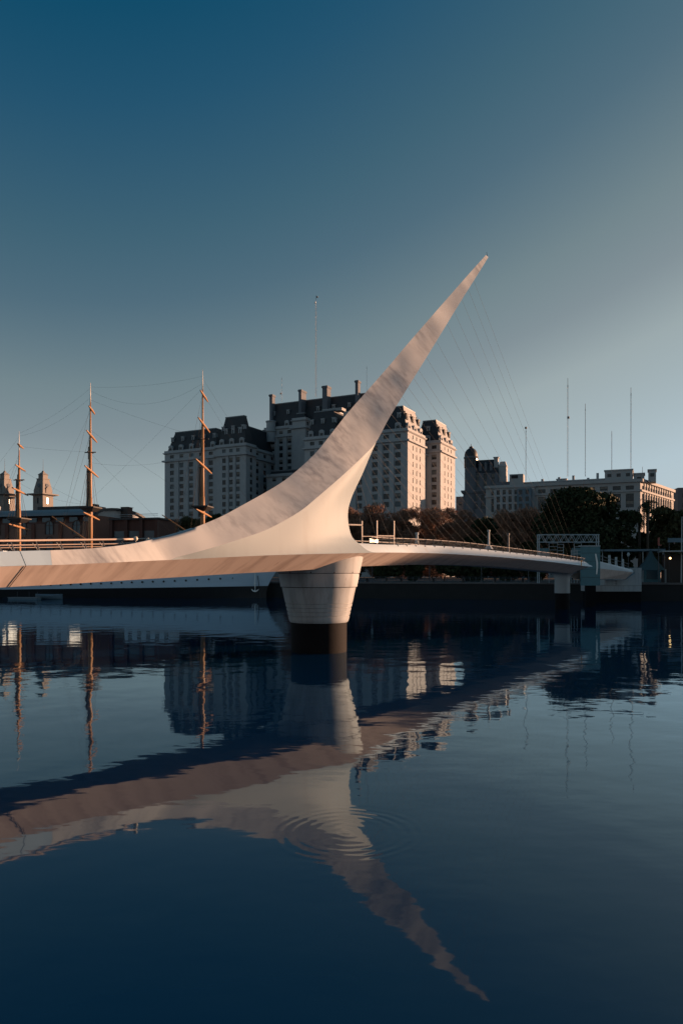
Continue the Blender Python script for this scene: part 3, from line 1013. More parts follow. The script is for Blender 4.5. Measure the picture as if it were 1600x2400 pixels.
for (x0, x1, w_, z1, mt) in ((-30, -20, 2.6, 9.2, 'hull_white'), (-50, -43, 2.8, 9.6, 'hull_white'), (-66, -58, 2.8, 9.8, 'hull_white'), (-83, -71, 3.2, 9.6, 'hull_white')):
    c = MB(); c.box(x0, x1, -w_, w_, 6.0, z1); c.box(x0 - .3, x1 + .3, -w_ - .3, w_ + .3, z1, z1 + 0.18)
    dh = c.build('deckhouse', mt, sh)
    for k in range(int((x1 - x0) / 2)):
        c = MB(); c.box(x0 + 0.8 + k * 2, x0 + 1.7 + k * 2, -w_ - 0.06, -w_ + 0.1, z1 - 1.6, z1 - 0.7); c.build('window', 'glass', dh)
po = MB(); po.lathe([(0.21, 0.0), (0.21, 0.06), (0.15, 0.07)], n=12)
po_me = po.mesh('porthole', 'black')
for k in range(27):
    x = -6.5 - k * 2.25
    y = -half(x) * (0.80 + 0.2 * min(1, (4.2 + 1.5) / 4)) - 0.01
    o = link('porthole', po_me, sh, False, (x, y, float(np.interp(x, [-62, -42, -30, -15, -5], [2.45, 2.75, 3.1, 3.65, 4.2])) + rng.uniform(-.03, .03)))
    o.rotation_euler.x = R(90)
an = MB()
an.tube([(-1.9, -1.6, 5.2), (-1.9, -1.85, 3.6), (-1.9, -1.9, 1.5)], 0.08, 6)
an.tube([(-2.65, -1.9, 1.85), (-2.3, -1.9, 1.5), (-1.9, -1.9, 1.38), (-1.5, -1.9, 1.5), (-1.15, -1.9, 1.85)], [0.07, .13, .16, .13, .07], 6)
an.tube([(-1.9, -2.5, 2.9), (-1.9, -1.3, 2.9)], 0.1, 6)
an.build('anchor', 'white_plain', sh)
c = MB(); c.tube([(-1.5, -1.3, 4.6), (-0.9, -1.4, 0.0)], 0.07, 5); c.build('anchor_chain', 'black', sh)
c = MB(); c.tube([(0.5, 0, 7.8), (6, 0, 9.0), (11, 0, 10.0)], [0.35, .28, .15], 8); c.build('bowsprit', 'spar', sh, smooth=True)

def ship_mast(x, ztop, yards, zplat, zcross, rad, brace):
    yd = Matrix.Rotation(-s_rz, 3, 'Z') @ Vector((brace, 1, 0)).normalized()
    yp = lambda t, z: (x + 0.35 + yd.x * t, yd.y * t, z)
    c = MB()
    c.tube([(x, 0, 4.0), (x, 0, zplat), (x, 0, zplat + 2)], [rad, rad * 0.92, rad * 0.85], 10)
    mo = c.build('mast', 'spar', sh, smooth=True)
    c = MB(); c.tube([(x, 0, zplat - 2.2), (x, 0, zplat + 8.3)], [rad * 1.02, rad * 0.75], 8)
    o = c.build('doubling', 'black', mo); o.location = (-0.55, 0.2, 0)
    c = MB(); c.tube([(x, 0, zplat - 3), (x, 0, zcross + 2.6)], [rad * 0.78, rad * 0.6], 8); c.build('topmast', 'spar', mo, smooth=True)
    c = MB(); c.tube([(x, 0, zcross - 1.5), (x, 0, zcross + 1.2)], [rad * .66, rad * .6], 8); o = c.build('doubling', 'black', mo); o.location = (-0.25, 0.1, 0)
    zt2 = ztop - 4.2
    c = MB(); c.tube([(x, 0, zcross), (x, 0, zt2)], [rad * 0.52, rad * 0.26], 8); c.build('topgallant_mast', 'spar', mo, smooth=True)
    c = MB(); c.tube([(x, 0, zt2), (x, 0, ztop)], [rad * 0.25, rad * 0.10], 6); c.build('mast_truck', 'spar_top', mo, smooth=True)
    c = MB(); c.frustum((x - .9, x + .9, -1.0, 1.0), (x - 1.7, x + 1.7, -1.9, 1.9), zplat - 1.0, zplat - 0.25); c.box(x - 1.75, x + 1.75, -1.95, 1.95, zplat - .25, zplat); c.build('fighting_top', 'black', mo)
    c = MB(); c.tube([(x - 1.3, 0, zcross), (x + 1.3, 0, zcross)], 0.12, 6); c.tube([(x, -1.2, zcross), (x, 1.2, zcross)], 0.12, 6); c.build('crosstrees', 'black', mo)
    for L_, z in yards:
        c = MB(); c.tube([yp(-L_ / 2, z), yp(-L_ / 4, z), yp(0, z), yp(L_ / 4, z), yp(L_ / 2, z)], [0.12, 0.21, 0.25, 0.21, 0.12], 8)
        c.build('yard', 'spar', mo, smooth=True)
    for sd in (-1, 1):
        for k in range(6):
            xx = x - 3.6 + k * 1.2
            c = MB(); c.tube([(x, 0, zplat - 0.3), (xx, sd * half(xx) * 0.98, sheer(xx))], 0.024, 4, caps=False); c.build('shroud', 'rope', mo)
        for k in range(4):
            c = MB(); c.tube([(x, 0, zcross), (x - 1.4 + k * 0.7, sd * 1.9, zplat)], 0.03, 4, caps=False); c.build('shroud', 'rope', mo)
        for z in (zcross + 4, ztop - 5):
            c = MB(); c.tube([(x, 0, z), (x - 5.5, sd * half(x - 5.5) * .98, sheer(x - 5.5))], 0.018, 4, caps=False); c.build('backstay', 'rope', mo)
    return mo
MASTS = [(-13.8, 47.9), (-39.1, 46.2), (-55.9, 36.3)]
ship_mast(-13.8, 47.9, [(10, 42.3), (15, 36.2), (21, 27.5), (20, 17.7)], 19.2, 33.3, 0.50, -0.03)
ship_mast(-39.1, 46.2, [(8, 40.3), (14, 34.6), (18, 27.0), (21, 17.4)], 19.4, 31.2, 0.50, -0.18)
ship_mast(-55.9, 36.3, [(6, 33.0), (10, 28.2), (16, 23.0), (22, 15.2)], 17.2, 25.6, 0.42, -0.22)
def stay(a, b, sag=0.0, r=0.012):
    a, b = Vector(a), Vector(b)
    pts = [a.lerp(b, k / 10) + Vector((0, 0, -sag * 4 * (k / 10) * (1 - k / 10))) for k in range(11)]
    c = MB(); c.tube(pts, r, 4, caps=False); c.build('stay', 'rope', sh)
stay((-13.8, 0, 46.5), (-39.1, 0, 45.3), 0.8); stay((-13.8, 0, 45), (-39.1, 0, 44.5), 3.6)
stay((-39.1, 0, 45), (-55.9, 0, 35.8), 0.8); stay((-39.1, 0, 43), (-55.9, 0, 35.2), 1.4)
stay((-39.1, 0, 42.5), (-13.8, 0, 33.5), 0.3); stay((-39.1, 0, 36), (-13.8, 0, 19.5), 0.2); stay((-39.1, 0, 31), (-14.5, 0, 8), 0.1)
stay((-39.1, 0, 29), (-13.8, 0, 30.5), 1.5); stay((-13.8, 0, 44), (-39, 0, 21), 0.2)
stay((-55.9, 0, 33), (-39.1, 0, 31.3), 0.2); stay((-55.9, 0, 28), (-39.1, 0, 19.5), 0.2); stay((-55.9, 0, 25), (-39.1, 0, 20), 1.2); stay((-39.1, 0, 40), (-55.5, 0, 9), 0.2)
stay((-13.8, 0, 46), (10.5, 0, 10), 0.4); stay((-13.8, 0, 43), (8, 0, 9.4), 0.3); stay((-13.8, 0, 33), (5.5, 0, 8.9), 0.3); stay((-13.8, 0, 19.3), (3, 0, 8.4), 0.2)
stay((-55.9, 0, 35), (-80, 0, 8), 0.3); stay((-55.9, 0, 30), (-78, 0, 8), 0.3)
# gaffs
for x in (-39.1, -13.8):
    c = MB(); c.tube([(x - .5, 0, 12.0), (x - 9, 0, 17.5)], [0.2, 0.1], 6); c.build('gaff', 'spar', sh)

# small craft on the near side of the ship
wb = thing('work_boat', 'small grey covered boat lying alongside the ship hull', 'boat', at(115, 1400, 142.5).xy.to_3d(), s_rz)
c = MB()
rws = []
for x in np.linspace(-2.9, 2.9, 13):
    b_ = 0.95 * (1 - (abs(x) / 3.0) ** 2.6)
    zr = 0.75 + 0.30 * (x / 2.9) ** 2
    rws.append([(x, -b_, zr), (x, -b_ * .8, 0.2), (x, 0, -0.25), (x, b_ * .8, 0.2), (x, b_, zr)])
c.grid(rws); c.build('hull', 'blue_tarp', wb, smooth=True)
c = MB(); c.grid([[r_[0], (r_[0][0], 0, r_[0][2] + 0.25 * (1 - (r_[0][0] / 2.9) ** 2)), r_[4]] for r_ in rws], flip=True); c.build('cover', 'blue_tarp', wb, smooth=True)
pf = thing('mooring_float', 'low pale floating pontoon beside the covered boat', 'pontoon', at(58, 1400, 141).xy.to_3d(), s_rz)
c = MB(); c.box(-3.0, 3.0, -0.8, 0.8, -0.3, 0.35); c.build('float', 'blue_tarp', pf)
c = MB(); c.box(-3.1, 3.1, -0.9, 0.9, 0.35, 0.46); c.build('deck', 'zinc', pf)
for x in (-1.9, 0.6, 2.4):
    c = MB(); c.tube([(x, 0.5, 0.46), (x, 0.5, 1.5)], 0.04, 5); c.build('stanchion', 'rail_dark', pf)

# ------------------------------------------------------------------ buildings
def window_mesh(name, w, h, variant=0, arch=False):
    """frame with a cross bar, glass behind it; lies in the X-Z plane, outside towards -Y, foot at z = 0"""
    c = MB()
    t = 0.14
    c.box(-w / 2, -w / 2 + t, -0.05, 0.07, 0, h, 0); c.box(w / 2 - t, w / 2, -0.05, 0.07, 0, h, 0)
    c.box(-w / 2 + t, w / 2 - t, -0.05, 0.07, 0, t, 0); c.box(-w / 2 + t, w / 2 - t, -0.05, 0.07, h - t, h, 0)
    c.box(-0.06, 0.06, -0.04, 0.06, t, h - t, 0)
    if variant != 2:
        c.box(-w / 2 + t, -0.06, -0.035, 0.055, h * 0.62, h * 0.62 + 0.1, 0); c.box(0.06, w / 2 - t, -0.035, 0.055, h * 0.62, h * 0.62 + 0.1, 0)
    c.face([(-w / 2 + t, 0.03, t), (w / 2 - t, 0.03, t), (w / 2 - t, 0.03, h - t), (-w / 2 + t, 0.03, h - t)], 1)
    if variant == 1:      # blind half down
        c.face([(-w / 2 + t, 0.02, h * .5), (w / 2 - t, 0.02, h * .5), (w / 2 - t, 0.02, h - t), (-w / 2 + t, 0.02, h - t)], 2)
    return c.mesh(name, ['frame', 'glass' if variant != 2 else 'glass_blue', 'blind'])

def facade(mb, wins, root, x0, x1, z0, z1, cols, rows, place, depth=0.45, pil=0.0, mats=0):
    """wall with real openings. cols: list of (centre, width), rows: list of (sill, height). place(x, out, z) -> local point; windows set into the openings"""
    xb = sorted([x0, x1] + [c_ - w_ / 2 for c_, w_ in cols] + [c_ + w_ / 2 for c_, w_ in cols])
    zb = sorted([z0, z1] + [r_[0] for r_ in rows] + [r_[0] + r_[1] for r_ in rows])
    isx = lambda a, b: any(abs(a - (c_ - w_ / 2)) < 1e-6 and abs(b - (c_ + w_ / 2)) < 1e-6 for c_, w_ in cols)
    isz = lambda a, b: any(abs(a - r_[0]) < 1e-6 and abs(b - r_[0] - r_[1]) < 1e-6 for r_ in rows)
    for i in range(len(xb) - 1):
        ox = isx(xb[i], xb[i + 1])
        if not ox:
            if xb[i + 1] - xb[i] > 1e-6:
                mb.face([place(xb[i], 0, z0), place(xb[i + 1], 0, z0), place(xb[i + 1], 0, z1), place(xb[i], 0, z1)], mats)
            continue
        for j in range(len(zb) - 1):
            a, b, c_, d = xb[i], xb[i + 1], zb[j], zb[j + 1]
            if isz(c_, d):
                q = depth
                mb.face([place(a, 0, c_), place(b, 0, c_), place(b, -q, c_), place(a, -q, c_)], mats)
                mb.face([place(a, -q, d), place(b, -q, d), place(b, 0, d), place(a, 0, d)], mats)
                mb.face([place(a, 0, c_), place(a, -q, c_), place(a, -q, d), place(a, 0, d)], mats)
                mb.face([place(b, -q, c_), place(b, 0, c_), place(b, 0, d), place(b, -q, d)], mats)
                if wins:
                    k = rng.random()
                    me = wins((b - a), (d - c_), 0 if k < 0.6 else (1 if k < 0.88 else 2))
                    p = Vector(place((a + b) / 2, -q + 0.08, c_))
                    ex = Vector(place(1, 0, 0)) - Vector(place(0, 0, 0))
                    link('window', me, root, False, p, math.atan2(ex.y, ex.x))
            elif d - c_ > 1e-6:
                mb.face([place(a, 0, c_), place(b, 0, c_), place(b, 0, d), place(a, 0, d)], mats)
    if pil:
        ed = [x0] + [c_ for c_, _ in cols] + [x1]
        for i in range(len(cols) - 1):
            m_ = (cols[i][0] + cols[i + 1][0]) / 2
            hw = max(0.35, (cols[i + 1][0] - cols[i][0] - (cols[i][1] + cols[i + 1][1]) / 2) / 2 - 0.45)
            P8 = [place(m_ - hw, 0.002, z0), place(m_ + hw, 0.002, z0), place(m_ + hw, pil, z0), place(m_ - hw, pil, z0)]
            T8 = [(p[0], p[1], z1 - 0.01) for p in P8]
            b = len(mb.v); mb.v += [tuple(p) for p in P8] + [tuple(p) for p in T8]
            for q in ((0, 1, 5, 4), (1, 2, 6, 5), (2, 3, 7, 6), (3, 0, 4, 7), (4, 5, 6, 7)):
                mb.f.append(tuple(b + k for k in q)); mb.m.append(mats)

_wcache = {}
def wins_std(w, h, v):
    k = (round(w, 2), round(h, 2), v)
    if k not in _wcache:
        _wcache[k] = window_mesh('window', w, h, v)
    return _wcache[k]

def front(y): return lambda x, o, z: (x, y - o, z)          # faces -Y
def right(x_): return lambda y, o, z: (x_ + o, y, z)        # faces +X
def cornice(root, x0, x1, y0, y1, z, out, h, mt='stone', name='cornice'):
    c = MB()
    c.frustum((x0 - out * .3, x1 + out * .3, y0 - out * .3, y1 + out * .3), (x0 - out, x1 + out, y0 - out, y1 + out), z, z + h * 0.6)
    c.box(x0 - out, x1 + out, y0 - out, y1 + out, z + h * 0.6, z + h)
    return c.build(name, mt, root)
def dormer_mesh(w, h, dep, rnd):
    c = MB()
    c.box(-w / 2, -w / 2 + 0.5, -0.2, dep, 0, h, 0); c.box(w / 2 - 0.5, w / 2, -0.2, dep, 0, h, 0)
    c.box(-w / 2 + .5, w / 2 - .5, -0.2, dep, h - 0.5, h, 0)
    c.face([(-w / 2 + .5, 0.1, 0), (w / 2 - .5, 0.1, 0), (w / 2 - .5, 0.1, h - .5), (-w / 2 + .5, 0.1, h - .5)], 1)
    if rnd:
        n = 8
        arc = [(-w / 2 * 1.1 * math.cos(math.pi * k / n), h + w * 0.42 * math.sin(math.pi * k / n)) for k in range(n + 1)]
        c.face([(a, -0.35, b) for a, b in arc], 0)
        c.grid([[(a, -0.35, b), (a, dep + 1.5, b)] for a, b in arc], 0)
    else:
        c.box(-w / 2 - .25, w / 2 + .25, -0.4, dep, h, h + 0.35, 0)
    return c.mesh('dormer', ['stone', 'glass'])
dorm_r = dormer_mesh(3.0, 3.4, 3.0, True)
dorm_d = dormer_mesh(1.7, 2.3, 2.2, False)
dorm_d.materials[0] = M['slate']
dorm_s = dormer_mesh(1.7, 2.3, 2.2, False)

def palace_block(root, x0, x1, y0, y1, z0, zc, zm, zr, cols_f=None, cols_r=None, row0=34.0, inset=4.0, dorm=0, rows=None, step=4.2, wr=True, mt='stone', lower_cornice=True):
    """one mansarded block: wall, two cornices, attic, slate roof, dormers"""
    if rows is None:
        n = int((zc - 1.2 - row0) / step)
        rows = [(zc - 1.2 - 3.0 - k * step, 2.7) for k in range(n)][::-1]
    w_ = MB()
    att = [(zc + 1.7, 2.0)]
    facade(w_, wins_std, root, x0, x1, z0, zc, cols_f or [], rows if cols_f else [], front(y0), pil=0.5)
    facade(w_, wins_std, root, y0, y1, z0, zc, cols_r or [], rows if cols_r else [], right(x1), depth=0.22)
    facade(w_, wins_std, root, x0, x1, zc, zm, cols_f or [], att if cols_f else [], front(y0))
    facade(w_, wins_std, root, y0, y1, zc, zm, cols_r or [], att if cols_r else [], right(x1))
    w_.face([(x0, y1, z0), (x0, y0, z0), (x0, y0, zm), (x0, y1, zm)]); w_.face([(x1, y1, z0), (x0, y1, z0), (x0, y1, zm), (x1, y1, zm)])
    w_.build('wall', mt, root)
    if lower_cornice:
        c = MB(); o_, h_ = 1.25, 0.9
        for (a0, a1, b0, b1) in ((x0 - o_, x1 + o_, y0 - o_, y0), (x1, x1 + o_, y0, y1), (x0 - o_, x0, y0, y1)):
            c.box(a0, a1, b0, b1, zc - .3, zc - .3 + h_)
        c.build('cornice', mt, root)
    cornice(root, x0, x1, y0, y1, zm, 0.9, 0.8, mt)
    c = MB()      # balustrade
    c.box(x0 - .2, x1 + .2, y0 - .2, y0 + .3, zm + .8, zm + 2.1); c.box(x1 - .3, x1 + .2, y0 + .3, y1, zm + .8, zm + 2.1)
    c.build('parapet', mt, root)
    c = MB(); c.frustum((x0 + .8, x1 - .8, y0 + .8, y1 - .8), (x0 + inset, x1 - inset, y0 + inset, y1 - inset), zm + .8, zr)
    rf = c.build('roof', 'slate', root)
    c = MB()
    xi0, xi1, yi0, yi1 = x0 + inset, x1 - inset, y0 + inset, y1 - inset
    for (a0, a1, b0, b1) in ((xi0 - .2, xi1 + .2, yi0 - .2, yi0 + .3), (xi1 - .3, xi1 + .2, yi0 + .3, yi1), (xi0 - .2, xi0 + .3, yi0 + .3, yi1), (xi0 + .3, xi1 - .3, yi1 - .3, yi1 + .2)):
        c.box(a0, a1, b0, b1, zr - .15, zr + 0.45)
    c.build('ridge_trim', 'zinc', rf)
    for i in range(dorm):
        x = x0 + (i + 0.5) * (x1 - x0) / dorm
        link('dormer', dorm_r, rf, False, (x, y0 + 0.9, zm + 0.9))
        if zr - zm > 9:
            k = 0.52
            link('dormer', dorm_s, rf, False, (x, y0 + .8 + (inset - .8) * k - .3, zm + .8 + (zr - zm) * k))
    return rf

e_rz = math.atan2(-0.445, 0.895)
HQ = thing('palace_building', 'huge grey mansard-roofed palace with sunlit corner towers behind the pylon', 'building', (34.2, 370.0, QZ), e_rz)
gz = 0.0
Z = lambda z: z - QZ
def cc(a, b, n, w_): return [(a + (b - a) * (i + .5) / n, w_) for i in range(n)]
# left wing and its end pavilion
palace_block(HQ, -158, -119, 0.0, 55, gz, Z(73), Z(77.3), Z(91), cc(-156, -120, 5, 2.9), None, 26, 4.5, 5)
palace_block(HQ, -118.8, -98, -1.6, 9, gz, Z(73.2), Z(77.6), Z(96.0), cc(-115.5, -101, 3, 2.4), [(3.7, 2.2)], 26, 4.0, 3)
palace_block(HQ, -118.7, -102, 9.2, 56, gz, Z(73.0), Z(77.3), Z(92), None, cc(12, 54, 5, 2.6), 30, 4.0, 0)
# right wing: left pavilion, body, corner tower
palace_block(HQ, -60, -40, -1.2, 24, gz, Z(73), Z(77.4), Z(93.5), cc(-58, -42, 3, 2.6), None, 50, 4.0, 3)
palace_block(HQ, -39.8, -23, 0.3, 24, gz, Z(73), Z(77.3), Z(88), cc(-39, -24, 2, 2.9), None, 32, 4.0, 2)
palace_block(HQ, -22.8, 0, -1.2, 24.5, gz, Z(73), Z(77.4), Z(91.5), cc(-21.5, -2.2, 3, 3.1), cc(3.6, 19.5, 3, 1.25), 32, 4.2, 2)
palace_block(HQ, -30, -4.0, 24.8, 37.5, gz, Z(71), Z(75), Z(86), None, [(31, 2.2)], 32, 4.0, 0)
# second corner tower
palace_block(HQ, -12, 4.0, 38.6, 65, gz, Z(73), Z(77.4), Z(91.5), [(-6.5, 2.6), (0.2, 2.8)], cc(43.0, 60.5, 3, 1.25), 32, 4.2, 1)
# tall centre
palace_block(HQ, -109, -36, 35, 58, gz, Z(89), Z(93.5), Z(110.5), cc(-106, -88, 3, 2.6) + cc(-75, -62, 2, 2.6), None, 60, 4.5, 7)
palace_block(HQ, -85.5, -76.5, 29, 34.8, gz, Z(92), Z(96), Z(101), None, [(32, 2.0)], 60, 2.0, 0)
palace_block(HQ, -97.8, -60.2, 20, 34.9, gz, Z(58), Z(62), Z(66), cc(-96, -62, 5, 2.6), None, 36, 2.0, 0, lower_cornice=False)
# sunlit dormers on the end faces of both towers
for (xx, y0_, y1_) in ((0, -1.2, 24.5), (4.0, 38.6, 65)):
    c = MB()
    c.face([(xx - .72, y0_ + .9, Z(78.2)), (xx - .72, y1_ - .9, Z(78.2)), (xx - 4.1, y1_ - 4.2, Z(91.4)), (xx - 4.1, y0_ + 4.2, Z(91.4))])
    c.build('sloped_gable', 'stone_warm', HQ)
    for k in range(3):
        y = y0_ + (k + .5) * (y1_ - y0_) / 3
        o = link('dormer', dorm_r, HQ, False, (xx - 0.9, y, Z(78.3)), R(90)); o.scale = (1.25, 1, 1)
        o = link('dormer', dorm_d, HQ, False, (xx - 2.0, y, Z(84.5)), R(90)); o.scale = (1.3, 1, 1.2)
    c = MB()
    for k in range(3):
        y = y0_ + (k + .5) * (y1_ - y0_) / 3
        c.lathe([(0.6, -.3), (0.6, .1), (0.4, .12)], n=10)
    me_ = c.mesh('oculus', 'slate')
    for k in range(3):
        y = y0_ + (k + .5) * (y1_ - y0_) / 3
        o = link('oculus', me_, HQ, False, (xx - 3.25, y, Z(88.6))); o.rotation_euler = (0, R(90), 0)
# pale window hoods on the pavilion roof
for k in range(3):
    x = -115.5 + 14.5 * (k + .5) / 3
    o = link('dormer', dorm_s, HQ, False, (x, 0.55, Z(86))); o.scale = (1.1, 1, 1.25)
# sunlit gable roof piece and chimneys
def chimney(x, y, z0, z1, wx, wy):
    c = MB(); c.box(x - wx, x + wx, y - wy, y + wy, z0, z1 - 1.6); c.frustum((x - wx, x + wx, y - wy, y + wy), (x - wx - .4, x + wx + .4, y - wy - .4, y + wy + .4), z1 - 1.6, z1 - 1.0)
    c.box(x - wx - .4, x + wx + .4, y - wy - .4, y + wy + .4, z1 - 1.0, z1 - .3); c.box(x - wx - .2, x + wx + .2, y - wy - .2, y + wy + .2, z1 - .3, z1)
    c.build('chimney', 'stone_dark', HQ)  # darker stone puts the chimneys' shade into their colour
chimney(-104.5, 37, Z(95), Z(116.0), 1.0, 1.6)
chimney(-82.5, 36, Z(95), Z(116), 0.9, 3.0)
chimney(-66.0, 36, Z(95), Z(116.5), 1.6, 2.4)
chimney(-45.5, 36, Z(95), Z(117.5), 0.9, 1.6)
c = MB(); c.lathe([(3.0, Z(86)), (3.0, Z(92)), (3.5, Z(92.4)), (3.5, Z(93)), (2.9, Z(93.2)), (2.9, Z(98)), (3.3, Z(98.4)), (3.3, Z(99)), (0.1, Z(99.6))], (-103.5, 34), 16); c.build('turret', 'stone', HQ, smooth=True, auto=R(30))
c = MB(); c.box(-52, -40, 4, 9, Z(93.5), Z(95.0)); c.box(-40, -24, 6, 20, Z(88.2), Z(93)); c.build('roof_shed', 'stone_warm', HQ)

# building with the domed turret
DB = thing('domed_building', 'dark stone building with a domed corner turret above the trees', 'building', at(1085, 1345, 330).xy.to_3d() + Vector((0, 0, QZ)), R(-20))
Zb = lambda v: HC + (VH - v) * 330 / F - QZ
c = MB()
facade(c, wins_std, DB, 0, 21, 0, Zb(1157), cc(1.0, 20, 6, 1.5), [(Zb(1194), 2.6), (Zb(1175), 2.6)], front(0))
c.face([(21, 0, 0), (21, 16, 0), (21, 16, Zb(1157)), (21, 0, Zb(1157))]); c.face([(0, 16, 0), (0, 0, 0), (0, 0, Zb(1157)), (0, 16, Zb(1157))]); c.face([(0, 0, Zb(1157)), (21, 0, Zb(1157)), (21, 16, Zb(1157)), (0, 16, Zb(1157))])
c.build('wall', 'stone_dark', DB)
cornice(DB, 0, 21, 0, 16, Zb(1158), 0.9, 1.6, 'stone_dark')
c = MB()
facade(c, wins_std, DB, 0.6, 15.5, Zb(1150), Zb(1110), cc(1.2, 15, 4, 1.5), [(Zb(1143), 3), (Zb(1126), 2.6)], front(0.8))
facade(c, wins_std, DB, 0.8, 12, Zb(1150), Zb(1110), [(4, 1.5), (8.5, 1.5)], [(Zb(1143), 3), (Zb(1126), 2.6)], right(15.5))
c.face([(0.6, 12, Zb(1150)), (0.6, .8, Zb(1150)), (0.6, .8, Zb(1110)), (0.6, 12, Zb(1110))])
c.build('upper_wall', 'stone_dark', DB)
c = MB(); c.frustum((0.4, 15.8, 0.6, 12), (6.2, 14.0, 3, 9), Zb(1110), Zb(1078)); c.build('roof', 'slate', DB)
c = MB(); c.box(13.6, 15.4, 1.5, 4.0, Zb(1110), Zb(1076)); c.box(13.3, 15.7, 1.2, 4.3, Zb(1076), Zb(1073.5)); c.build('chimney', 'stone_warm', DB)
c = MB(); c.box(15.6, 19.0, 2, 7.0, Zb(1156), Zb(1096)); c.frustum((15.4, 19.2, 1.8, 7.2), (16.2, 18.4, 3, 6), Zb(1096), Zb(1084)); c.build('sunlit_gable', 'stone_warm', DB)
for k in range(3):
    c = MB(); c.box(7 + k * 2.4, 8.2 + k * 2.4, 1.0, 3.4, Zb(1108), Zb(1090)); c.frustum((6.8 + k * 2.4, 8.4 + k * 2.4, .8, 3.4), (7.5 + k * 2.4, 7.7 + k * 2.4, .8, 3.4), Zb(1090), Zb(1085)); c.build('dormer', 'stone_dark', DB)
c = MB()
c.lathe([(3.1, 0), (3.1, Zb(1158)), (3.4, Zb(1157.5)), (3.4, Zb(1153)), (2.9, Zb(1152)), (2.9, Zb(1075)), (3.3, Zb(1074)), (3.3, Zb(1070))], (3.2, 2.2), 20)
tu = c.build('turret', 'stone_dark', DB, smooth=True, auto=R(30))
c = MB()
c.lathe([(2.9, Zb(1070)), (3.0, Zb(1066)), (2.7, Zb(1059)), (2.0, Zb(1053.5)), (1.1, Zb(1050)), (0.9, Zb(1049.5)), (0.9, Zb(1046.5)), (0.2, Zb(1045)), (0.06, Zb(1039))], (3.2, 2.2), 20)
c.build('dome', 'slate', tu, smooth=True, auto=R(40))
for k in range(5):
    t = R(-160 + 35 * k)
    c = MB(); c.box(-.6, .6, -.15, .15, 0, 4.2)
    o = c.build('window', 'glass', tu); o.location = (3.2 + 2.88 * math.cos(t), 2.2 + 2.88 * math.sin(t), Zb(1096)); o.rotation_euler.z = t + R(90)

# long pale block on the right
def poly_block(name, label, foot, z1, mt, rowspec, colsp, ww, cat='building', group=None, root=None, roofm='tin', loc0=None):
    return None
LB0 = at(1500, 1345, 300)
LB = thing('long_office_building', 'long pale stone office block with sunlit corner behind the big dark tree', 'building', (LB0.x, LB0.y, QZ), math.atan2(-0.39, 0.92))
Zl = lambda v, Y=300: HC + (VH - v) * Y / F - QZ
c = MB()
rws_ = [(Zl(1146.5), 1.7), (Zl(1172), 2.9), (Zl(1188.5), 2.9)]
facade(c, wins_std, LB, -64, 0, 0, Zl(1127), cc(-62.5, -1.5, 12, 3.1), rws_, front(0), pil=0.0)
rd = Vector((0.80, 0.60, 0)).normalized()
Lr = Matrix.Rotation(-math.atan2(-0.39, 0.92), 3, 'Z')
rdl = (Lr @ Vector((0.62, 0.78, 0))).normalized()
pl = lambda y, o, z: (rdl.x * y + rdl.y * o, rdl.y * y - rdl.x * o, z)
facade(c, wins_std, LB, 0, 52, 0, Zl(1127), cc(1.5, 50.5, 13, 2.0), rws_, pl, pil=0.35)
e1 = Vector(pl(52, 0, 0))
zt_ = Zl(1127)
c.face([(-64, 0, zt_), (0, 0, zt_), (e1.x, e1.y, zt_), (-64 + e1.x, 26, zt_)])
c.face([(-64, 0, 0), (-64, 0, zt_), (-64 + e1.x, 26, zt_), (-64 + e1.x, 26, 0)]); c.face([(e1.x, e1.y, 0), (-64 + e1.x, 26, 0), (-64 + e1.x, 26, zt_), (e1.x, e1.y, zt_)])
c.build('wall', 'stone_warm', LB)
for zz, out, hh in ((Zl(1151.5), 0.55, 0.8), (Zl(1129), 0.9, 1.2)):
    c = MB()
    a0, a1 = (-64.4, -out, zz), (0, -out, zz)
    q1 = Vector(pl(0, out, zz)); q2 = Vector(pl(52, out, zz))
    cr = Vector((max(q1.x, 0.1) + .1, -out, zz))
    for A_, B_, A2, B2 in ((Vector((-64.4, -out, zz)), cr, Vector((-64.4, 0.004, zz)), Vector((0, 0.004, zz))), (cr, q2, Vector((0, 0.004, zz)), Vector(pl(52, -0.004, zz)))):
        up = Vector((0, 0, hh))
        c.face([A_, B_, B_ + up, A_ + up]); c.face([A_ + up, B_ + up, B2 + up, A2 + up]); c.face([A_, A2, B2, B_])
    c.build('cornice', 'stone_warm', LB)
for (x0, x1, y0, y1, v1, mt) in ((-50, -11, 4, 14, 1117, 'stone'), (-14, -3, 3, 15, 1098, 'stone_warm'), (-2.6, 1.5, 4, 12, 1108, 'stone_warm'), (3, 6, 5, 12, 1100, 'stone_warm'), (-34, -30, 6, 9, 1111, 'stone')):
    c = MB(); c.box(x0, x1, y0, y1, zt_, Zl(v1)); c.box(x0 - .3, x1 + .3, y0 - .3, y1 + .3, Zl(v1), Zl(v1) + 0.5); ph = c.build('penthouse', mt, LB)
    n = max(1, int((x1 - x0) / 3.6))
    for k in range(n):
        c = MB(); x = x0 + (k + .5) * (x1 - x0) / n; c.box(x - .8, x + .8, y0 - .06, y0 + .2, Zl(v1) - 2.6, Zl(v1) - 1.2); c.build('window', 'glass', ph)
for x, y, h in ((-40, 5, 1.6), (-33, 6, 2.2), (-21, 7, 1.4), (-17, 5, 3.0), (-27, 6, 2.6)):
    c = MB(); c.box(x - .5, x + .5, y - .5, y + .5, Zl(1117), Zl(1117) + h); c.build('roof_vent', 'stone', LB)

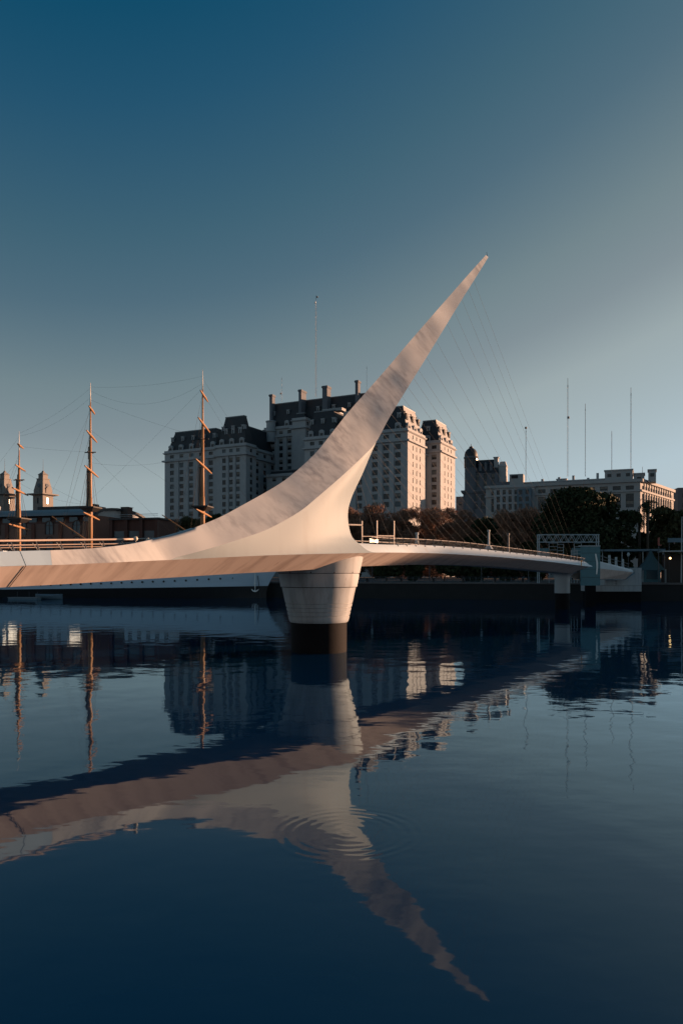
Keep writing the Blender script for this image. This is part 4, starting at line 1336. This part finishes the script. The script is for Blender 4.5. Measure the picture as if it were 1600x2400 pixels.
# lower blocks between the domed building and the long block
MBk = thing('infill_building', 'pale flat-roofed block joining the domed building to the long block', 'building', at(1157, 1345, 322).xy.to_3d() + Vector((0, 0, QZ)), R(-20))
Zi = lambda v: HC + (VH - v) * 322 / F - QZ
c = MB()
facade(c, wins_std, MBk, 0, 17.5, 0, Zi(1146), cc(.6, 16, 6, 1.4), [(Zi(1196), 2.6), (Zi(1178), 2.6), (Zi(1160), 2.0)], front(0))
c.face([(17.5, 0, 0), (17.5, 15, 0), (17.5, 15, Zi(1146)), (17.5, 0, Zi(1146))]); c.face([(0, 0, Zi(1146)), (17.5, 0, Zi(1146)), (17.5, 15, Zi(1146)), (0, 15, Zi(1146))])
c.build('wall', 'stone', MBk)
cornice(MBk, 0, 17.5, 0, 15, Zi(1147), .6, 1.0)
c = MB(); c.box(6.5, 12.5, 2, 8, Zi(1146), Zi(1112)); c.build('stair_tower', 'stone_warm', MBk)
c = MB(); c.box(7.3, 10.2, 1.9, 2.2, Zi(1122), Zi(1114.5)); c.build('tower_opening', 'groove', MBk)
c = MB(); c.box(0.2, 6.3, 3, 9, Zi(1146), Zi(1128)); c.build('penthouse', 'stone_dark', MBk)
IB = thing('blue_infill_building', 'narrow blue-grey house wedged beside the long pale block', 'building', at(1211, 1345, 315).xy.to_3d() + Vector((0, 0, QZ)), R(-20))
c = MB(); c.box(0, 6, 0, 12, 0, Zi(1150)); c.build('wall', 'blue_tarp', IB)
for k in range(3):
    c = MB(); c.box(.8, 2.2, -.06, .1, Zi(1195 - 16 * k), Zi(1195 - 16 * k) + 2); c.build('window', 'glass', IB)
    c = MB(); c.box(3.6, 5.0, -.06, .1, Zi(1195 - 16 * k), Zi(1195 - 16 * k) + 2); c.build('window', 'glass', IB)
FB = thing('grey_corner_building', 'distant grey building at the right edge beyond the long block', 'building', at(1588, 1345, 370).xy.to_3d() + Vector((0, 0, QZ)), R(-10))
c = MB()
facade(c, wins_std, FB, 0, 26, 0, HC + (VH - 1143) * 370 / F - QZ, cc(.6, 25, 5, 1.6), [(30, 2.4), (35.5, 2.4), (40.5, 2.4)], front(0))
zq = HC + (VH - 1143) * 370 / F - QZ
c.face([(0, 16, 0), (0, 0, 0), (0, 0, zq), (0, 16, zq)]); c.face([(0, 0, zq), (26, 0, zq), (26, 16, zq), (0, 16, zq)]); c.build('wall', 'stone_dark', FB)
SBd = thing('small_grey_building', 'small grey building in the gap right of the palace tower', 'building', at(1068, 1345, 400).xy.to_3d() + Vector((0, 0, QZ)), R(-20))
c = MB(); zq = HC + (VH - 1164) * 400 / F - QZ
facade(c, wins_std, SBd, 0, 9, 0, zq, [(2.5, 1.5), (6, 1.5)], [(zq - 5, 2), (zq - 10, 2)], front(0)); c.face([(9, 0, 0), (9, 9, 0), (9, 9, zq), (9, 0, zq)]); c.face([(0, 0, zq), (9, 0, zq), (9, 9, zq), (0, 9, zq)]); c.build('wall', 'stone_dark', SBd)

# twin church-like towers far left
def clock_tower(u, label):
    Y = 470.0
    p = at(u, 1345, Y)
    t = thing('spired_tower', label, 'tower', (p.x, p.y, QZ), R(-24), 'twin sunlit towers beyond the warehouse')
    zz = lambda v: HC + (VH - v) * Y / F - QZ
    c = MB()
    fc = [(0.0, 1.6)]
    for pf_ in (lambda x, o, z: (x, -4.3 - o, z), lambda x, o, z: (4.3 + o, x, z)):
        facade(c, lambda a_, b_, v_: wins_std(a_, b_, 0), t, -4.3, 4.3, 0, zz(1162), fc, [(zz(1182), 4.0)], pf_)
    c.face([(-4.3, 4.3, 0), (-4.3, -4.3, 0), (-4.3, -4.3, zz(1162)), (-4.3, 4.3, zz(1162))]); c.face([(4.3, 4.3, 0), (-4.3, 4.3, 0), (-4.3, 4.3, zz(1162)), (4.3, 4.3, zz(1162))])
    c.build('wall', 'stone_tower', t)
    c = MB(); c.frustum((-4.4, 4.4, -4.4, 4.4), (-6.8, 6.8, -6.8, 6.8), zz(1163), zz(1160.5)); c.box(-6.8, 6.8, -6.8, 6.8, zz(1160.5), zz(1158)); c.build('gallery', 'stone_tower', t)
    c = MB(); c.box(-4.0, 4.0, -4.0, 4.0, zz(1158), zz(1150)); c.frustum((-4.0, 4.0, -4.0, 4.0), (-2.6, 2.6, -2.6, 2.6), zz(1150), zz(1124)); c.build('spire', 'stone_tower', t)
    for a in range(4):
        c = MB(); c.lathe([(1.3, 0), (1.3, 0.5), (0.9, 0.55)], n=14)
        o = c.build('clock_face', 'stone_dark', t)
        th = R(90 * a); o.location = (3.25 * math.sin(th), -3.25 * math.cos(th), zz(1139)); o.rotation_euler = (R(76), 0, th)
        c = MB(); c.box(-1.6, 1.6, -.4, 1.2, 0, 3.2); c.frustum((-1.8, 1.8, -.5, 1.2), (-.2, .2, -.5, 1.2), 3.2, 4.6)
        o = c.build('gablet', 'stone_tower', t); o.location = (4.0 * math.sin(th), -4.0 * math.cos(th), zz(1158)); o.rotation_euler.z = th
    c = MB(); c.box(-2.9, 2.9, -2.9, 2.9, zz(1124), zz(1122)); c.box(-2.0, 2.0, -2.0, 2.0, zz(1122), zz(1113)); c.frustum((-2.4, 2.4, -2.4, 2.4), (-.5, .5, -.5, .5), zz(1113), zz(1106)); c.lathe([(0.9, zz(1106)), (0.7, zz(1104)), (0.1, zz(1103))], n=10); c.build('lantern', 'stone_tower', t)
    c = MB(); c.tube([(0, 0, zz(1104)), (0, 0, zz(1075))], [0.14, 0.06], 5); c.build('finial', 'antenna_dark', t)
clock_tower(101, 'warm stone spired tower seen between the two rear ship masts')
clock_tower(11, 'warm stone spired tower cut by the left edge of the picture')

# brick dock warehouse with an arched roof
WH = thing('dock_warehouse', 'dark red brick dock warehouse with arched tin roof behind the ship', 'warehouse', (-65.0, 190.0, QZ), math.atan2(-0.26, 0.966))
zw = lambda v, Y=190: HC + (VH - v) * Y / F - QZ
eav, top = zw(1206), zw(1183)
c = MB()
facade(c, None, WH, -110, 0, 0, eav - 2.2, [], [], front(0)); facade(c, None, WH, 0, 26, 0, eav, [], [], right(0))
c.face([(-110, 0, eav - 2.2), (0, 0, eav - 2.2), (0, 2.5, eav), (-110, 2.5, eav)])
c.build('wall', 'brick', WH)
c = MB()
n = 14
arc = [(13 - 13 * math.cos(math.pi * k / n), eav + (top - eav) * math.sin(math.pi * k / n)) for k in range(n + 1)]
c.grid([[(-110, y, z), (0.8, y, z)] for y, z in arc]); c.build('roof', 'tin', WH, smooth=True)
c = MB(); c.face([(0.02, y, z - .05) for y, z in arc]); c.build('gable', 'stone', WH)
c = MB()
c.grid([[(0.85, y, z + .05), (0.85, y * 0.96 + .5, z - .5)] for y, z in arc]); c.grid([[(0.85, y, z + .05), (0.02, y, z + .05)] for y, z in arc]); c.build('gable_trim', 'slate', WH)
c = MB(); c.box(0.03, 2.2, 13.0, 15.5, 0, zw(1179)); c.box(-.1, 2.4, 12.8, 15.7, zw(1179), zw(1178)); c.build('chimney', 'brick_dark', WH)
c = MB(); c.box(-24, -6, 9, 15, top - .5, zw(1176)); c.box(-9, -6.5, 10, 12.5, zw(1176), zw(1171)); c.build('roof_plant', 'slate', WH)
c = MB(); c.box(-110, -30, 1.0, 1.5, eav + 0.2, eav + 3.0); c.build('roof_strip', 'tin', WH)
for k in range(26):
    c = MB(); c.box(-4.2 * k - 3.4, -4.2 * k - 1.0, 0.6, 1.0, eav - 1.9, eav - 0.5)
    o = c.build('skylight', 'glass_blue', WH)
    if k > 15: break
aw = MB()
arcp = [(-1.1, 0)] + [(-1.1 * math.cos(math.pi * q / 8), 2.4 + 1.1 * math.sin(math.pi * q / 8)) for q in range(9)] + [(1.1, 0)]
aw.face([(x, -0.03, z) for x, z in arcp], 1)
aw.grid([[(x * 1.22, -0.16, z * 1.06), (x, -0.16, z)] for x, z in arcp], 0); aw.grid([[(x, -0.16, z), (x, -0.03, z)] for x, z in arcp], 0); aw.grid([[(x * 1.22, 0.0, z * 1.06), (x * 1.22, -0.16, z * 1.06)] for x, z in arcp], 0)
aw.box(-.07, .07, -.09, -.04, 0, 3.4, 0); aw.box(-1.05, 1.05, -.09, -.04, 2.3, 2.44, 0)
aw_me = aw.mesh('arched_window', ['brick_dark', 'glass_blue'])
sw = window_mesh('window', 1.1, 1.7, 2)
for k in range(12):
    x = -3.4 - k * 8.4
    for zz_ in (2.4, 8.0, 12.2):
        link('arched_window', aw_me, WH, False, (x - 1.5, 0, zz_))
        if zz_ < 10: link('window', sw, WH, False, (x - 5.7, -.06, zz_ + 1.0))
    c = MB(); c.box(x + 1.5, x + 2.5, -.35, -.003, 0, eav - 2.2); c.build('pilaster', 'brick', WH)
AN = thing('brick_annex', 'low brick annex with dark balconies at the warehouse end', 'building', at(258, 1345, 182).xy.to_3d() + Vector((0, 0, QZ)), math.atan2(-0.26, 0.966))
za = zw(1219, 182)
c = MB(); c.box(0, 13.2, .6, 9, 0, za); c.build('wall', 'brick_dark', AN)  # darker brick paints in shade that does not fall on the annex
for k in range(4):
    x = 0.2 + k * 4.2
    c = MB(); c.box(x - .45, x + .45, -.05, .6, 0, za); c.build('pillar', 'brick_dark', AN)
for k in range(3):
    for zz_ in (1.2, 5.4, 9.6):
        c = MB(); c.box(0.8 + k * 4.2, 3.8 + k * 4.2, .5, .62, zz_ + .2, zz_ + 2.8); c.build('window', 'glass_blue', AN)
        c = MB(); c.box(.7 + k * 4.2, 3.95 + k * 4.2, -.4, .6, zz_ - .25, zz_); c.tube([(.7 + k * 4.2, -.35, zz_ + 1), (3.9 + k * 4.2, -.35, zz_ + 1)], .05); c.build('balcony', 'rail_dark', AN)
c = MB(); c.box(-.3, 13.6, -.3, 9.3, za, za + .4); c.build('roof', 'slate', AN)
c = MB(); c.tube([(0, 0, za + 1.3), (13.3, 0, za + 1.3)], .06); c.tube([(0, 0, za + .85), (13.3, 0, za + .85)], .04); c.build('roof_railing', 'grey_steel', AN)

# unseen blocks added beyond the right edge to shade bridge end, trees and warehouse
def shade_block(name, label, x, y, w_, d_, h, rz):
    t = thing(name, label, 'building', (x, y, QZ), rz)
    c = MB()
    facade(c, None, t, 0, w_, 0, h, cc(1, w_ - 1, int(w_ / 5), 2.0), [(3 + 4.5 * k, 2.6) for k in range(int((h - 4) / 4.5))], front(0), depth=.4)
    c.face([(0, d_, 0), (0, 0, 0), (0, 0, h), (0, d_, h)]); c.face([(w_, 0, 0), (w_, d_, 0), (w_, d_, h), (w_, 0, h)]); c.face([(w_, d_, 0), (0, d_, 0), (0, d_, h), (w_, d_, h)])
    c.build('wall', 'brick', t)
    c = MB(); c.box(.5, w_ - .5, .5, d_ - .5, 0, h - .1); c.build('core', 'brick_dark', t)
    cornice(t, 0, w_, 0, d_, h, .8, 1.0, 'brick_dark')
    return t
S_AZ = Vector((math.sin(R(SUN_AZ)), math.cos(R(SUN_AZ)), 0))
shade_block('dock_warehouse', 'long unseen brick block added beyond the right edge to shade trees and ship', 173.5, 161.9, 84, 22, 24.6, math.atan2(S_AZ.x, -S_AZ.y))  # added shade caster; the dock's own warehouse stands behind the ship
lowp = W(34.0 + 6.2, 0, 0) + S_AZ * 170 + Vector((NX, NY, 0)) * 5
shade_block('low_shade_block', 'low unseen brick block added parallel to the bridge to shade its far span', lowp.x, lowp.y, 100, 5, 25.0 - QZ - 1.0, math.pi / 2 - ANG)
shade_block('tall_shade_block', 'tall unseen brick block added beyond the right edge to shade the warehouse gable', 205, 268, 40, 24, 52, math.atan2(S_AZ.x, -S_AZ.y))

# ------------------------------------------------------------------ trees
def quads_mesh(name, C, A, B, matname):
    """C centres, A and B half-axes (n,3): one quad each"""
    n = len(C)
    V = np.stack([C - A - B, C + A - B, C + A + B, C - A + B], 1).reshape(-1, 3)
    me = bpy.data.meshes.new(name)
    me.vertices.add(4 * n); me.vertices.foreach_set('co', V.ravel())
    me.loops.add(4 * n); me.loops.foreach_set('vertex_index', np.arange(4 * n))
    me.polygons.add(n); me.polygons.foreach_set('loop_start', np.arange(0, 4 * n, 4)); me.polygons.foreach_set('loop_total', np.full(n, 4))
    me.materials.append(M[matname])
    me.update(calc_edges=True)
    return me

def rand_dirs(n):
    d = nrg.normal(size=(n, 3))
    return d / np.linalg.norm(d, axis=1, keepdims=True)

def tree(name, label, u, Y, vtop, width_px, leaf='leaf_brown', clumps=50, per=250, low=0.07, size=0.50, thin=0.11, cat='tree', group=None, u_is_x=False):
    p = at(u, 1345, Y)
    H = HC + (VH - vtop) * Y / F - QZ
    rad = width_px * Y / F / 2
    t = thing(name, label, cat, (p.x, p.y, QZ), 0, group)
    # trunk and limbs
    c = MB()
    zt = H * (low + 0.10)
    lean = nrg.normal(size=2) * 0.02 * H
    c.tube([(0, 0, -0.2), (lean[0] * .4, lean[1] * .4, zt * .6), (lean[0], lean[1], zt)], [0.035 * H * .55, 0.025 * H * .55, 0.02 * H * .55], 8)
    cen = []
    for k in range(clumps):
        zf = nrg.uniform(low, 0.93)
        prof = math.sin(math.pi * min(1, max(0, (zf - low * .55) / (1.08 - low * .55)))) ** 0.6
        rr = rad * prof * (nrg.uniform(0.15, 1.0) ** 0.6) * 0.86
        th = nrg.uniform(0, 2 * math.pi)
        cen.append((rr * math.cos(th), rr * math.sin(th), zf * H))
    cen = np.array(cen)
    limbs = MB()
    for q in cen[nrg.permutation(len(cen))[:max(6, clumps // 2)]]:
        m_ = Vector((lean[0], lean[1], zt)).lerp(Vector(q), 0.55) + Vector((0, 0, 0.03 * H))
        limbs.tube([(lean[0], lean[1], zt * nrg.uniform(.7, 1.0)), m_, tuple(q)], [0.009 * H, 0.006 * H, 0.002 * H], 5, caps=False)
        for _ in range(3):
            e_ = Vector(q) + Vector(nrg.normal(size=3) * rad * 0.22) + Vector((0, 0, 0.04 * H))
            limbs.tube([m_.lerp(Vector(q), nrg.uniform(.2, .8)), e_], [0.004 * H, 0.0012 * H], 4, caps=False)
    tk = c.build('trunk', 'bark', t, smooth=True)
    limbs.build('limbs', 'bark', tk, smooth=True)
    cs = rad * nrg.uniform(0.22, 0.44, size=len(cen))
    C = []
    for q, s_ in zip(cen, cs):
        n = int(per * (s_ / (0.33 * rad)) ** 1.6) + 20
        d = rand_dirs(n) * (nrg.uniform(0.2, 1.0, size=(n, 1)) ** 0.45) * s_ * np.array([1.05, 1.05, 0.8])
        C.append(q + d)
    C = np.concatenate(C)
    C[:, 2] = np.clip(C[:, 2], 0.3, H)
    n = len(C)
    a = rand_dirs(n)
    b = np.cross(a, rand_dirs(n)); b /= np.linalg.norm(b, axis=1, keepdims=True) + 1e-9
    sz = size * nrg.uniform(0.6, 1.5, size=(n, 1))
    me = quads_mesh('crown', C, a * sz, b * sz * thin, leaf)
    link('crown', me, t)
    return t

BR = 'brown leafless trees along the far promenade'
tree('bare_tree', 'brown twiggy tree right beside the pylon edge', 822, 246, 1186, 92, group=BR)
tree('bare_tree', 'brown twiggy tree standing behind the barrier gate posts', 882, 256, 1180, 96, group=BR)
tree('bare_tree', 'brown twiggy tree below the shaded palace wing', 938, 250, 1190, 92, group=BR)
tree('bare_tree', 'brown twiggy tree below the sunlit palace corner tower', 985, 262, 1184, 84, group=BR)
tree('bare_tree', 'brown tree below the second sunlit palace tower', 1035, 252, 1182, 96, group=BR)
tree('bare_tree', 'tawny tree with sunlit crown left of the domed building', 1083, 244, 1190, 74, group=BR)
tree('dense_tree', 'dark evergreen tree under the domed building', 1130, 172, 1206, 86, 'leaf_green', 30, 260, 0.1, 0.34, 0.6, group='dark evergreens')
tree('bare_tree', 'brown twiggy tree left of the truss gantry', 1192, 215, 1196, 94, group=BR)
tree('bare_tree', 'brown twiggy tree touching the big dark tree', 1240, 222, 1188, 92, group=BR)
tree('spreading_tree', 'huge dark rounded evergreen tree behind the truss gantry', 1362, 158, 1150, 205, 'leaf_green', 64, 560, 0.16, 0.29, 0.62)
tree('spreading_tree', 'lower dark limb-heavy tree right of the huge evergreen', 1452, 160, 1190, 92, 'leaf_green', 30, 240, 0.2, 0.36, 0.6)
tree('dense_tree', 'dark russet tree at the right edge under the long block', 1572, 166, 1190, 120, 'leaf_mid', 34, 240, 0.18, 0.36, 0.55)
tree('dense_tree', 'small dark tree between palm and russet tree', 1520, 172, 1214, 62, 'leaf_green', 20, 220, 0.15, 0.34, 0.6)
tree('bare_tree', 'brown tree at the foot of the palace left edge', 392, 206, 1214, 70, group=BR)
tree('bare_tree', 'brown tree low behind the front ship mast', 452, 210, 1206, 92, 'leaf_mid', group=BR)
tree('dense_tree', 'dark tree low between front ship mast and pylon', 530, 208, 1196, 92, 'leaf_green', 26, 200, 0.1, 0.36, 0.6)
tree('dense_tree', 'dark tree hidden low behind the pylon slope', 612, 205, 1190, 92, 'leaf_green', 26, 160, 0.1, 0.36, 0.6)
tree('bare_tree', 'brown tree peeping over the pylon slope', 700, 200, 1186, 96, group=BR)
for i, (u, wpx) in enumerate(((835, 74), (905, 84), (970, 70), (1040, 90), (1110, 84), (1180, 90), (1250, 80), (1325, 84), (1425, 76))):
    names = ['beside the pylon foot', 'behind the barrier gate', 'left of the middle of the cables', 'under the middle cables', 'under the dark evergreen', 'left of the gantry foot', 'at the left post of the gantry', 'behind the gantry cabins', 'right of the teal fin']
    tree('shrub', 'low dark shrub ' + names[i], u, 160, 1272, wpx, 'leaf_green', 14, 150, 0.1, 0.30, 0.6, cat='shrub', group='dark shrubs along the promenade')

hed = ['beside the pylon edge', 'left of the first palace corner', 'under the first palace corner', 'under the second palace tower', 'under the domed building', 'right of the domed building', 'under the blue infill house', 'left of the huge evergreen']
for i, u in enumerate((830, 892, 950, 1012, 1075, 1140, 1205, 1262)):
    tree('background_bush', 'dark dense bush behind the bare trees, ' + hed[i], u, 280, 1222, 92, 'leaf_umber', 26, 240, 0.05, 0.36, 0.5, cat='bush', group='dark bushes behind the bare trees')

def palm(u, Y, vtop, label):
    p = at(u, 1345, Y)
    H = HC + (VH - vtop) * Y / F - QZ
    t = thing('palm_tree', label, 'palm', (p.x, p.y, QZ))
    c = MB(); zc = H - 2.2
    c.tube([(0, 0, -.2), (.1, 0, zc * .5), (.05, 0, zc)], [0.38, 0.3, 0.28], 8); c.build('trunk', 'bark', t, smooth=True)
    cr = MB()
    for k in range(46):
        th = nrg.uniform(0, 2 * math.pi); el = nrg.uniform(-0.5, 1.3); L_ = nrg.uniform(2.4, 3.4)
        d = Vector((math.cos(th), math.sin(th), 0)); side = Vector((-math.sin(th), math.cos(th), 0))
        prev = Vector((0, 0, zc))
        pts = [prev]
        for q in range(1, 6):
            e_ = el - q * 0.36
            prev = prev + (d * math.cos(e_) + Vector((0, 0, math.sin(e_)))) * (L_ / 5)
            pts.append(prev)
        for q in range(5):
            for sd in (-1, 1):
                for f_ in (0.2, 0.6):
                    a_ = pts[q].lerp(pts[q + 1], f_)
                    tip = a_ + side * sd * (0.62 - 0.07 * q) + Vector((0, 0, -0.30)) + (pts[q + 1] - pts[q]) * .5
                    cr.face([a_, a_ + (pts[q + 1] - pts[q]) * .32, tip])
    cr.build('crown', 'leaf_green', t)
palm(1516, 160, 1156, 'tall dark palm in front of the sunlit office corner')
palm(1497, 164, 1190, 'shorter palm just left of the tall palm')

# ------------------------------------------------------------------ roof antennas
def antenna(u, vt, vb, Y, label, w_=0.55, dark=False, head=None):
    p = at(u, vb, Y); zt = HC + (VH - vt) * Y / F
    t = thing('antenna_mast', label, 'antenna', p)
    H = zt - p.z
    w_ *= 0.7
    c = MB()
    legs = [(w_ * math.cos(2 * math.pi * k / 3), w_ * math.sin(2 * math.pi * k / 3)) for k in range(3)]
    for x, y in legs:
        c.tube([(x, y, 0), (x * .7, y * .7, H * .93)], 0.034, 4)
    if w_ > 0.6:
        c.tube([(0, 0, 0), (0, 0, H * .95)], 0.10, 5)
    n = max(4, int(H / 1.4))
    for k in range(n):
        z0, z1 = H * .93 * k / n, H * .93 * (k + 1) / n
        s0, s1 = 1 - .3 * k / n, 1 - .3 * (k + 1) / n
        for q in range(3):
            a_, b_ = legs[q], legs[(q + 1) % 3]
            c.tube([(a_[0] * s0, a_[1] * s0, z0), (b_[0] * s1, b_[1] * s1, z1)], 0.018, 4, caps=False)
    c.build('lattice', 'antenna_dark' if dark else 'antenna', t)
    c = MB(); c.tube([(0, 0, H * .9), (0, 0, H)], 0.09, 5); c.build('whip', 'antenna_dark', t)
    if head:
        for i, (zf, xo) in enumerate(head):
            c = MB(); c.lathe([(0.05, -.5), (.5, -.4), (.5, .4), (.05, .5)], (xo, 0), 10)
            o = c.build('dish', 'antenna_dark' if i == 0 else 'white_plain', t); o.location.z = H * zf
antenna(740, 692, 930, 436, 'very tall lattice antenna on the palace roof centre', 0.95, False, [(0.985, 0.8), (0.93, -.4)])
antenna(660, 884, 942, 444, 'short antenna with dishes on the palace roof left end', 0.5, False, [(0.34, -.5)])
antenna(859, 858, 925, 430, 'thin antenna on the palace roof just left of the pylon', 0.35)
antenna(1232, 1000, 1128, 322, 'slim antenna above the pale infill block', 0.32, False, [(0.98, 0.0)])
antenna(1330, 886, 1117, 312, 'tallest lattice antenna over the long office block', 0.55, False, [(0.60, 0.3)])
antenna(1371, 946, 1117, 309, 'thin antenna between the two taller ones on the long block', 0.25)
antenna(1433, 1010, 1108, 306, 'faint short antenna left of the right tall one', 0.2)
antenna(1478, 908, 1098, 305, 'tall lattice antenna near the long block corner', 0.38)
antenna(1505, 1094, 1115, 306, 'small pole antenna on the sunlit corner roof', 0.12)

# ------------------------------------------------------------------ far promenade: railing, lamps, kiosk, tent, sign
def on_bank(u, q):
    """point on the promenade q metres behind the quay edge in the direction of column u"""
    k = (u - UC) / F
    p0 = bank(0, q, QZ)
    t = (k * p0.y - p0.x) / (BKD.x - k * BKD.y)
    return bank(t, q, QZ)
qr = thing('quay_railing', 'dark low railing along the far quay edge under the bridge', 'railing', on_bank(1050, 1.0))
qa, qb = on_bank(815, 1.0), on_bank(1268, 1.0)
nq_ = 34
for k in range(nq_ + 1):
    p = qa.lerp(qb, k / nq_)
    c = MB(); c.tube([p, p + Vector((0, 0, 1.05))], 0.05, 5); c.build('post', 'rail_dark', qr, world=True)
for h in (0.35, 0.7, 1.05):
    c = MB(); c.tube([qa + Vector((0, 0, h)), qb + Vector((0, 0, h))], 0.035, 5); c.build('rail', 'rail_dark', qr, world=True)
def lamp_post(u, q, h, label):
    p = on_bank(u, q)
    t = thing('lamp_post', label, 'street lamp', p, 0, 'lamp posts on the far promenade')
    c = MB(); c.lathe([(.16, 0), (.12, .5), (.07, .8), (.06, h)], n=10); c.build('pole', 'rail_dark', t, smooth=True, auto=R(40))
    c = MB(); c.lathe([(.05, h), (.22, h + .1), (.3, h + .45), (.18, h + .75), (.02, h + .85)], n=12); c.build('lantern', 'grey_steel', t, smooth=True)
lamp_post(872, 6, 3.6, 'lamp post showing under the bridge next to the pylon pier')
lamp_post(1006, 6, 3.6, 'lamp post under the middle of the right hand span')
lamp_post(1128, 6, 3.6, 'lamp post under the bridge below the bollard lamp')
lamp_post(1238, 6, 3.6, 'lamp post left of the far bridge pier')
lamp_post(1472, 6, 5.0, 'lamp post behind the abutment')
bo = MB(); bo.lathe([(.28, 0), (.24, .1), (.2, .55), (.3, .62), (.3, .75), (.1, .82)], n=12)
bo_me = bo.mesh('bollard_body', 'black', True)
for i, u in enumerate((860, 940, 1015, 1085, 1160, 1225)):
    nm = ['nearest the pylon pier', 'second from the pylon pier', 'third from the pylon pier', 'third from the far pier', 'second from the far pier', 'nearest the far pier']
    t = thing('mooring_bollard', 'iron mooring bollard on the quay edge ' + nm[i], 'bollard', on_bank(u, 0.35) + Vector((0, 0, .04)), 0, 'mooring bollards on the far quay')
    link('body', bo_me, t)
ks = thing('kiosk', 'long low kiosk with flat pale canopy right of the truss gantry', 'kiosk', at(1468, 1345, 150).xy.to_3d() + Vector((0, 0, QZ)), rzb)
c = MB(); c.box(-4.5, 6.5, 0, 6, 0, 3.0); c.build('wall', 'teal', ks)
c = MB(); c.box(-5.2, 7.2, -1.4, 6.6, 6.35, 6.75); c.build('canopy', 'blue_tarp', ks)
for x in (-4.8, -1, 3, 6.8):
    c = MB(); c.tube([(x, -1.0, 0), (x, -1.0, 6.35)], 0.09, 6); c.build('column', 'grey_steel', ks)
for k in range(4):
    c = MB(); c.box(-4 + k * 2.6, -1.9 + k * 2.6, -.08, .1, .6, 2.5); c.build('window', 'glass_blue', ks)
tn = thing('peaked_tent', 'teal fabric tent with a peaked top at the right', 'tent', at(1524, 1345, 142).xy.to_3d() + Vector((0, 0, QZ)), rzb)
c = MB()
rws = []
for k, (r_, z) in enumerate(((2.6, 2.4), (2.1, 3.0), (1.4, 3.9), (.6, 5.2), (.12, 6.4))):
    rws.append([(r_ * math.cos(R(45 + 90 * q)) * 1.3, r_ * math.sin(R(45 + 90 * q)) * 1.3, z) for q in range(5)])
c.grid(rws); c.build('canopy', 'tent', tn)
for q in range(4):
    x, y = 3.38 * math.cos(R(45 + 90 * q)), 3.38 * math.sin(R(45 + 90 * q))
    c = MB(); c.tube([(x, y, 0), (x, y, 2.6)], .06, 5); c.build('pole', 'grey_steel', tn)
    c = MB(); c.tube([(x * .02, y * .02, 6.4), (x * 1.5, y * 1.5, 0)], .025, 4); c.build('guy_rope', 'rope', tn)
rp = thing('red_marker_post', 'short marker post right of the tent top, its red light put into the colour', 'post', at(1543, 1345, 139).xy.to_3d() + Vector((0, 0, QZ)))
zp = lambda v: HC + (VH - v) * 139 / F - QZ
c = MB(); c.tube([(0, 0, 0), (0, 0, zp(1279))], .08, 6); c.build('pole', 'rail_dark', rp)
c = MB(); c.box(-.13, .13, -.12, .12, zp(1279), zp(1260)); c.box(-.13, .5, -.1, .1, zp(1279), zp(1276.5)); c.build('marker', 'red', rp)
sg = thing('hanging_sign_board', 'pale rectangular board on posts at the right edge', 'sign', at(1584, 1345, 140).xy.to_3d() + Vector((0, 0, QZ)))
c = MB(); c.box(-1.6, 2.2, -.1, .1, zp(1270.5), zp(1260.5)); c.build('board', 'blue_tarp', sg)
for x in (-1.3, 1.8):
    c = MB(); c.tube([(x, 0.15, 0), (x, 0.15, zp(1262))], .06, 5); c.build('post', 'rail_dark', sg)
aw_ = thing('dark_pavilion', 'dark open pavilion with thin flat roof at the right edge', 'pavilion', at(1585, 1345, 137).xy.to_3d() + Vector((0, 0, QZ)), rzb)
c = MB(); c.box(-2.6, 6, -1, 5, zp(1294), zp(1291.5)); c.build('roof', 'grey_steel', aw_)
for x in (-2.2, 1.5, 5.6):
    c = MB(); c.tube([(x, -.6, 0), (x, -.6, zp(1294))], .07, 6); c.build('column', 'rail_dark', aw_)
c = MB(); c.box(-2, 5.5, 3, 4.6, 0, zp(1300)); c.build('wall', 'groove', aw_)
lm, lnt, lb_ = nodes_of('lit_bulb')
lb_.inputs['Base Color'].default_value = (0.9, 0.6, 0.3, 1)
lb_.inputs['Emission Color'].default_value = (1.0, 0.55, 0.22, 1)
lb_.inputs['Emission Strength'].default_value = 2.5
M['bulb'] = lm
c = MB(); c.lathe([(.02, -.2), (.16, -.12), (.2, 0), (.16, .12), (.02, .2)], n=12)
o = c.build('lit_lamp', 'bulb', aw_, smooth=True); o.location = (-1.2, -.5, zp(1309))
c = MB(); c.tube([(-1.2, -.5, zp(1309)), (-1.2, -.5, zp(1294))], .02, 4); c.build('lamp_flex', 'black', aw_)
fpo = thing('flag_pole', 'pale slim pole leaning slightly at the right edge', 'pole', at(1596, 1345, 138).xy.to_3d() + Vector((0, 0, QZ)))
c = MB(); c.tube([(0, 0, 0), (.12, 0, zp(1212))], [.14, .07], 8); c.build('pole', 'grey_steel', fpo)
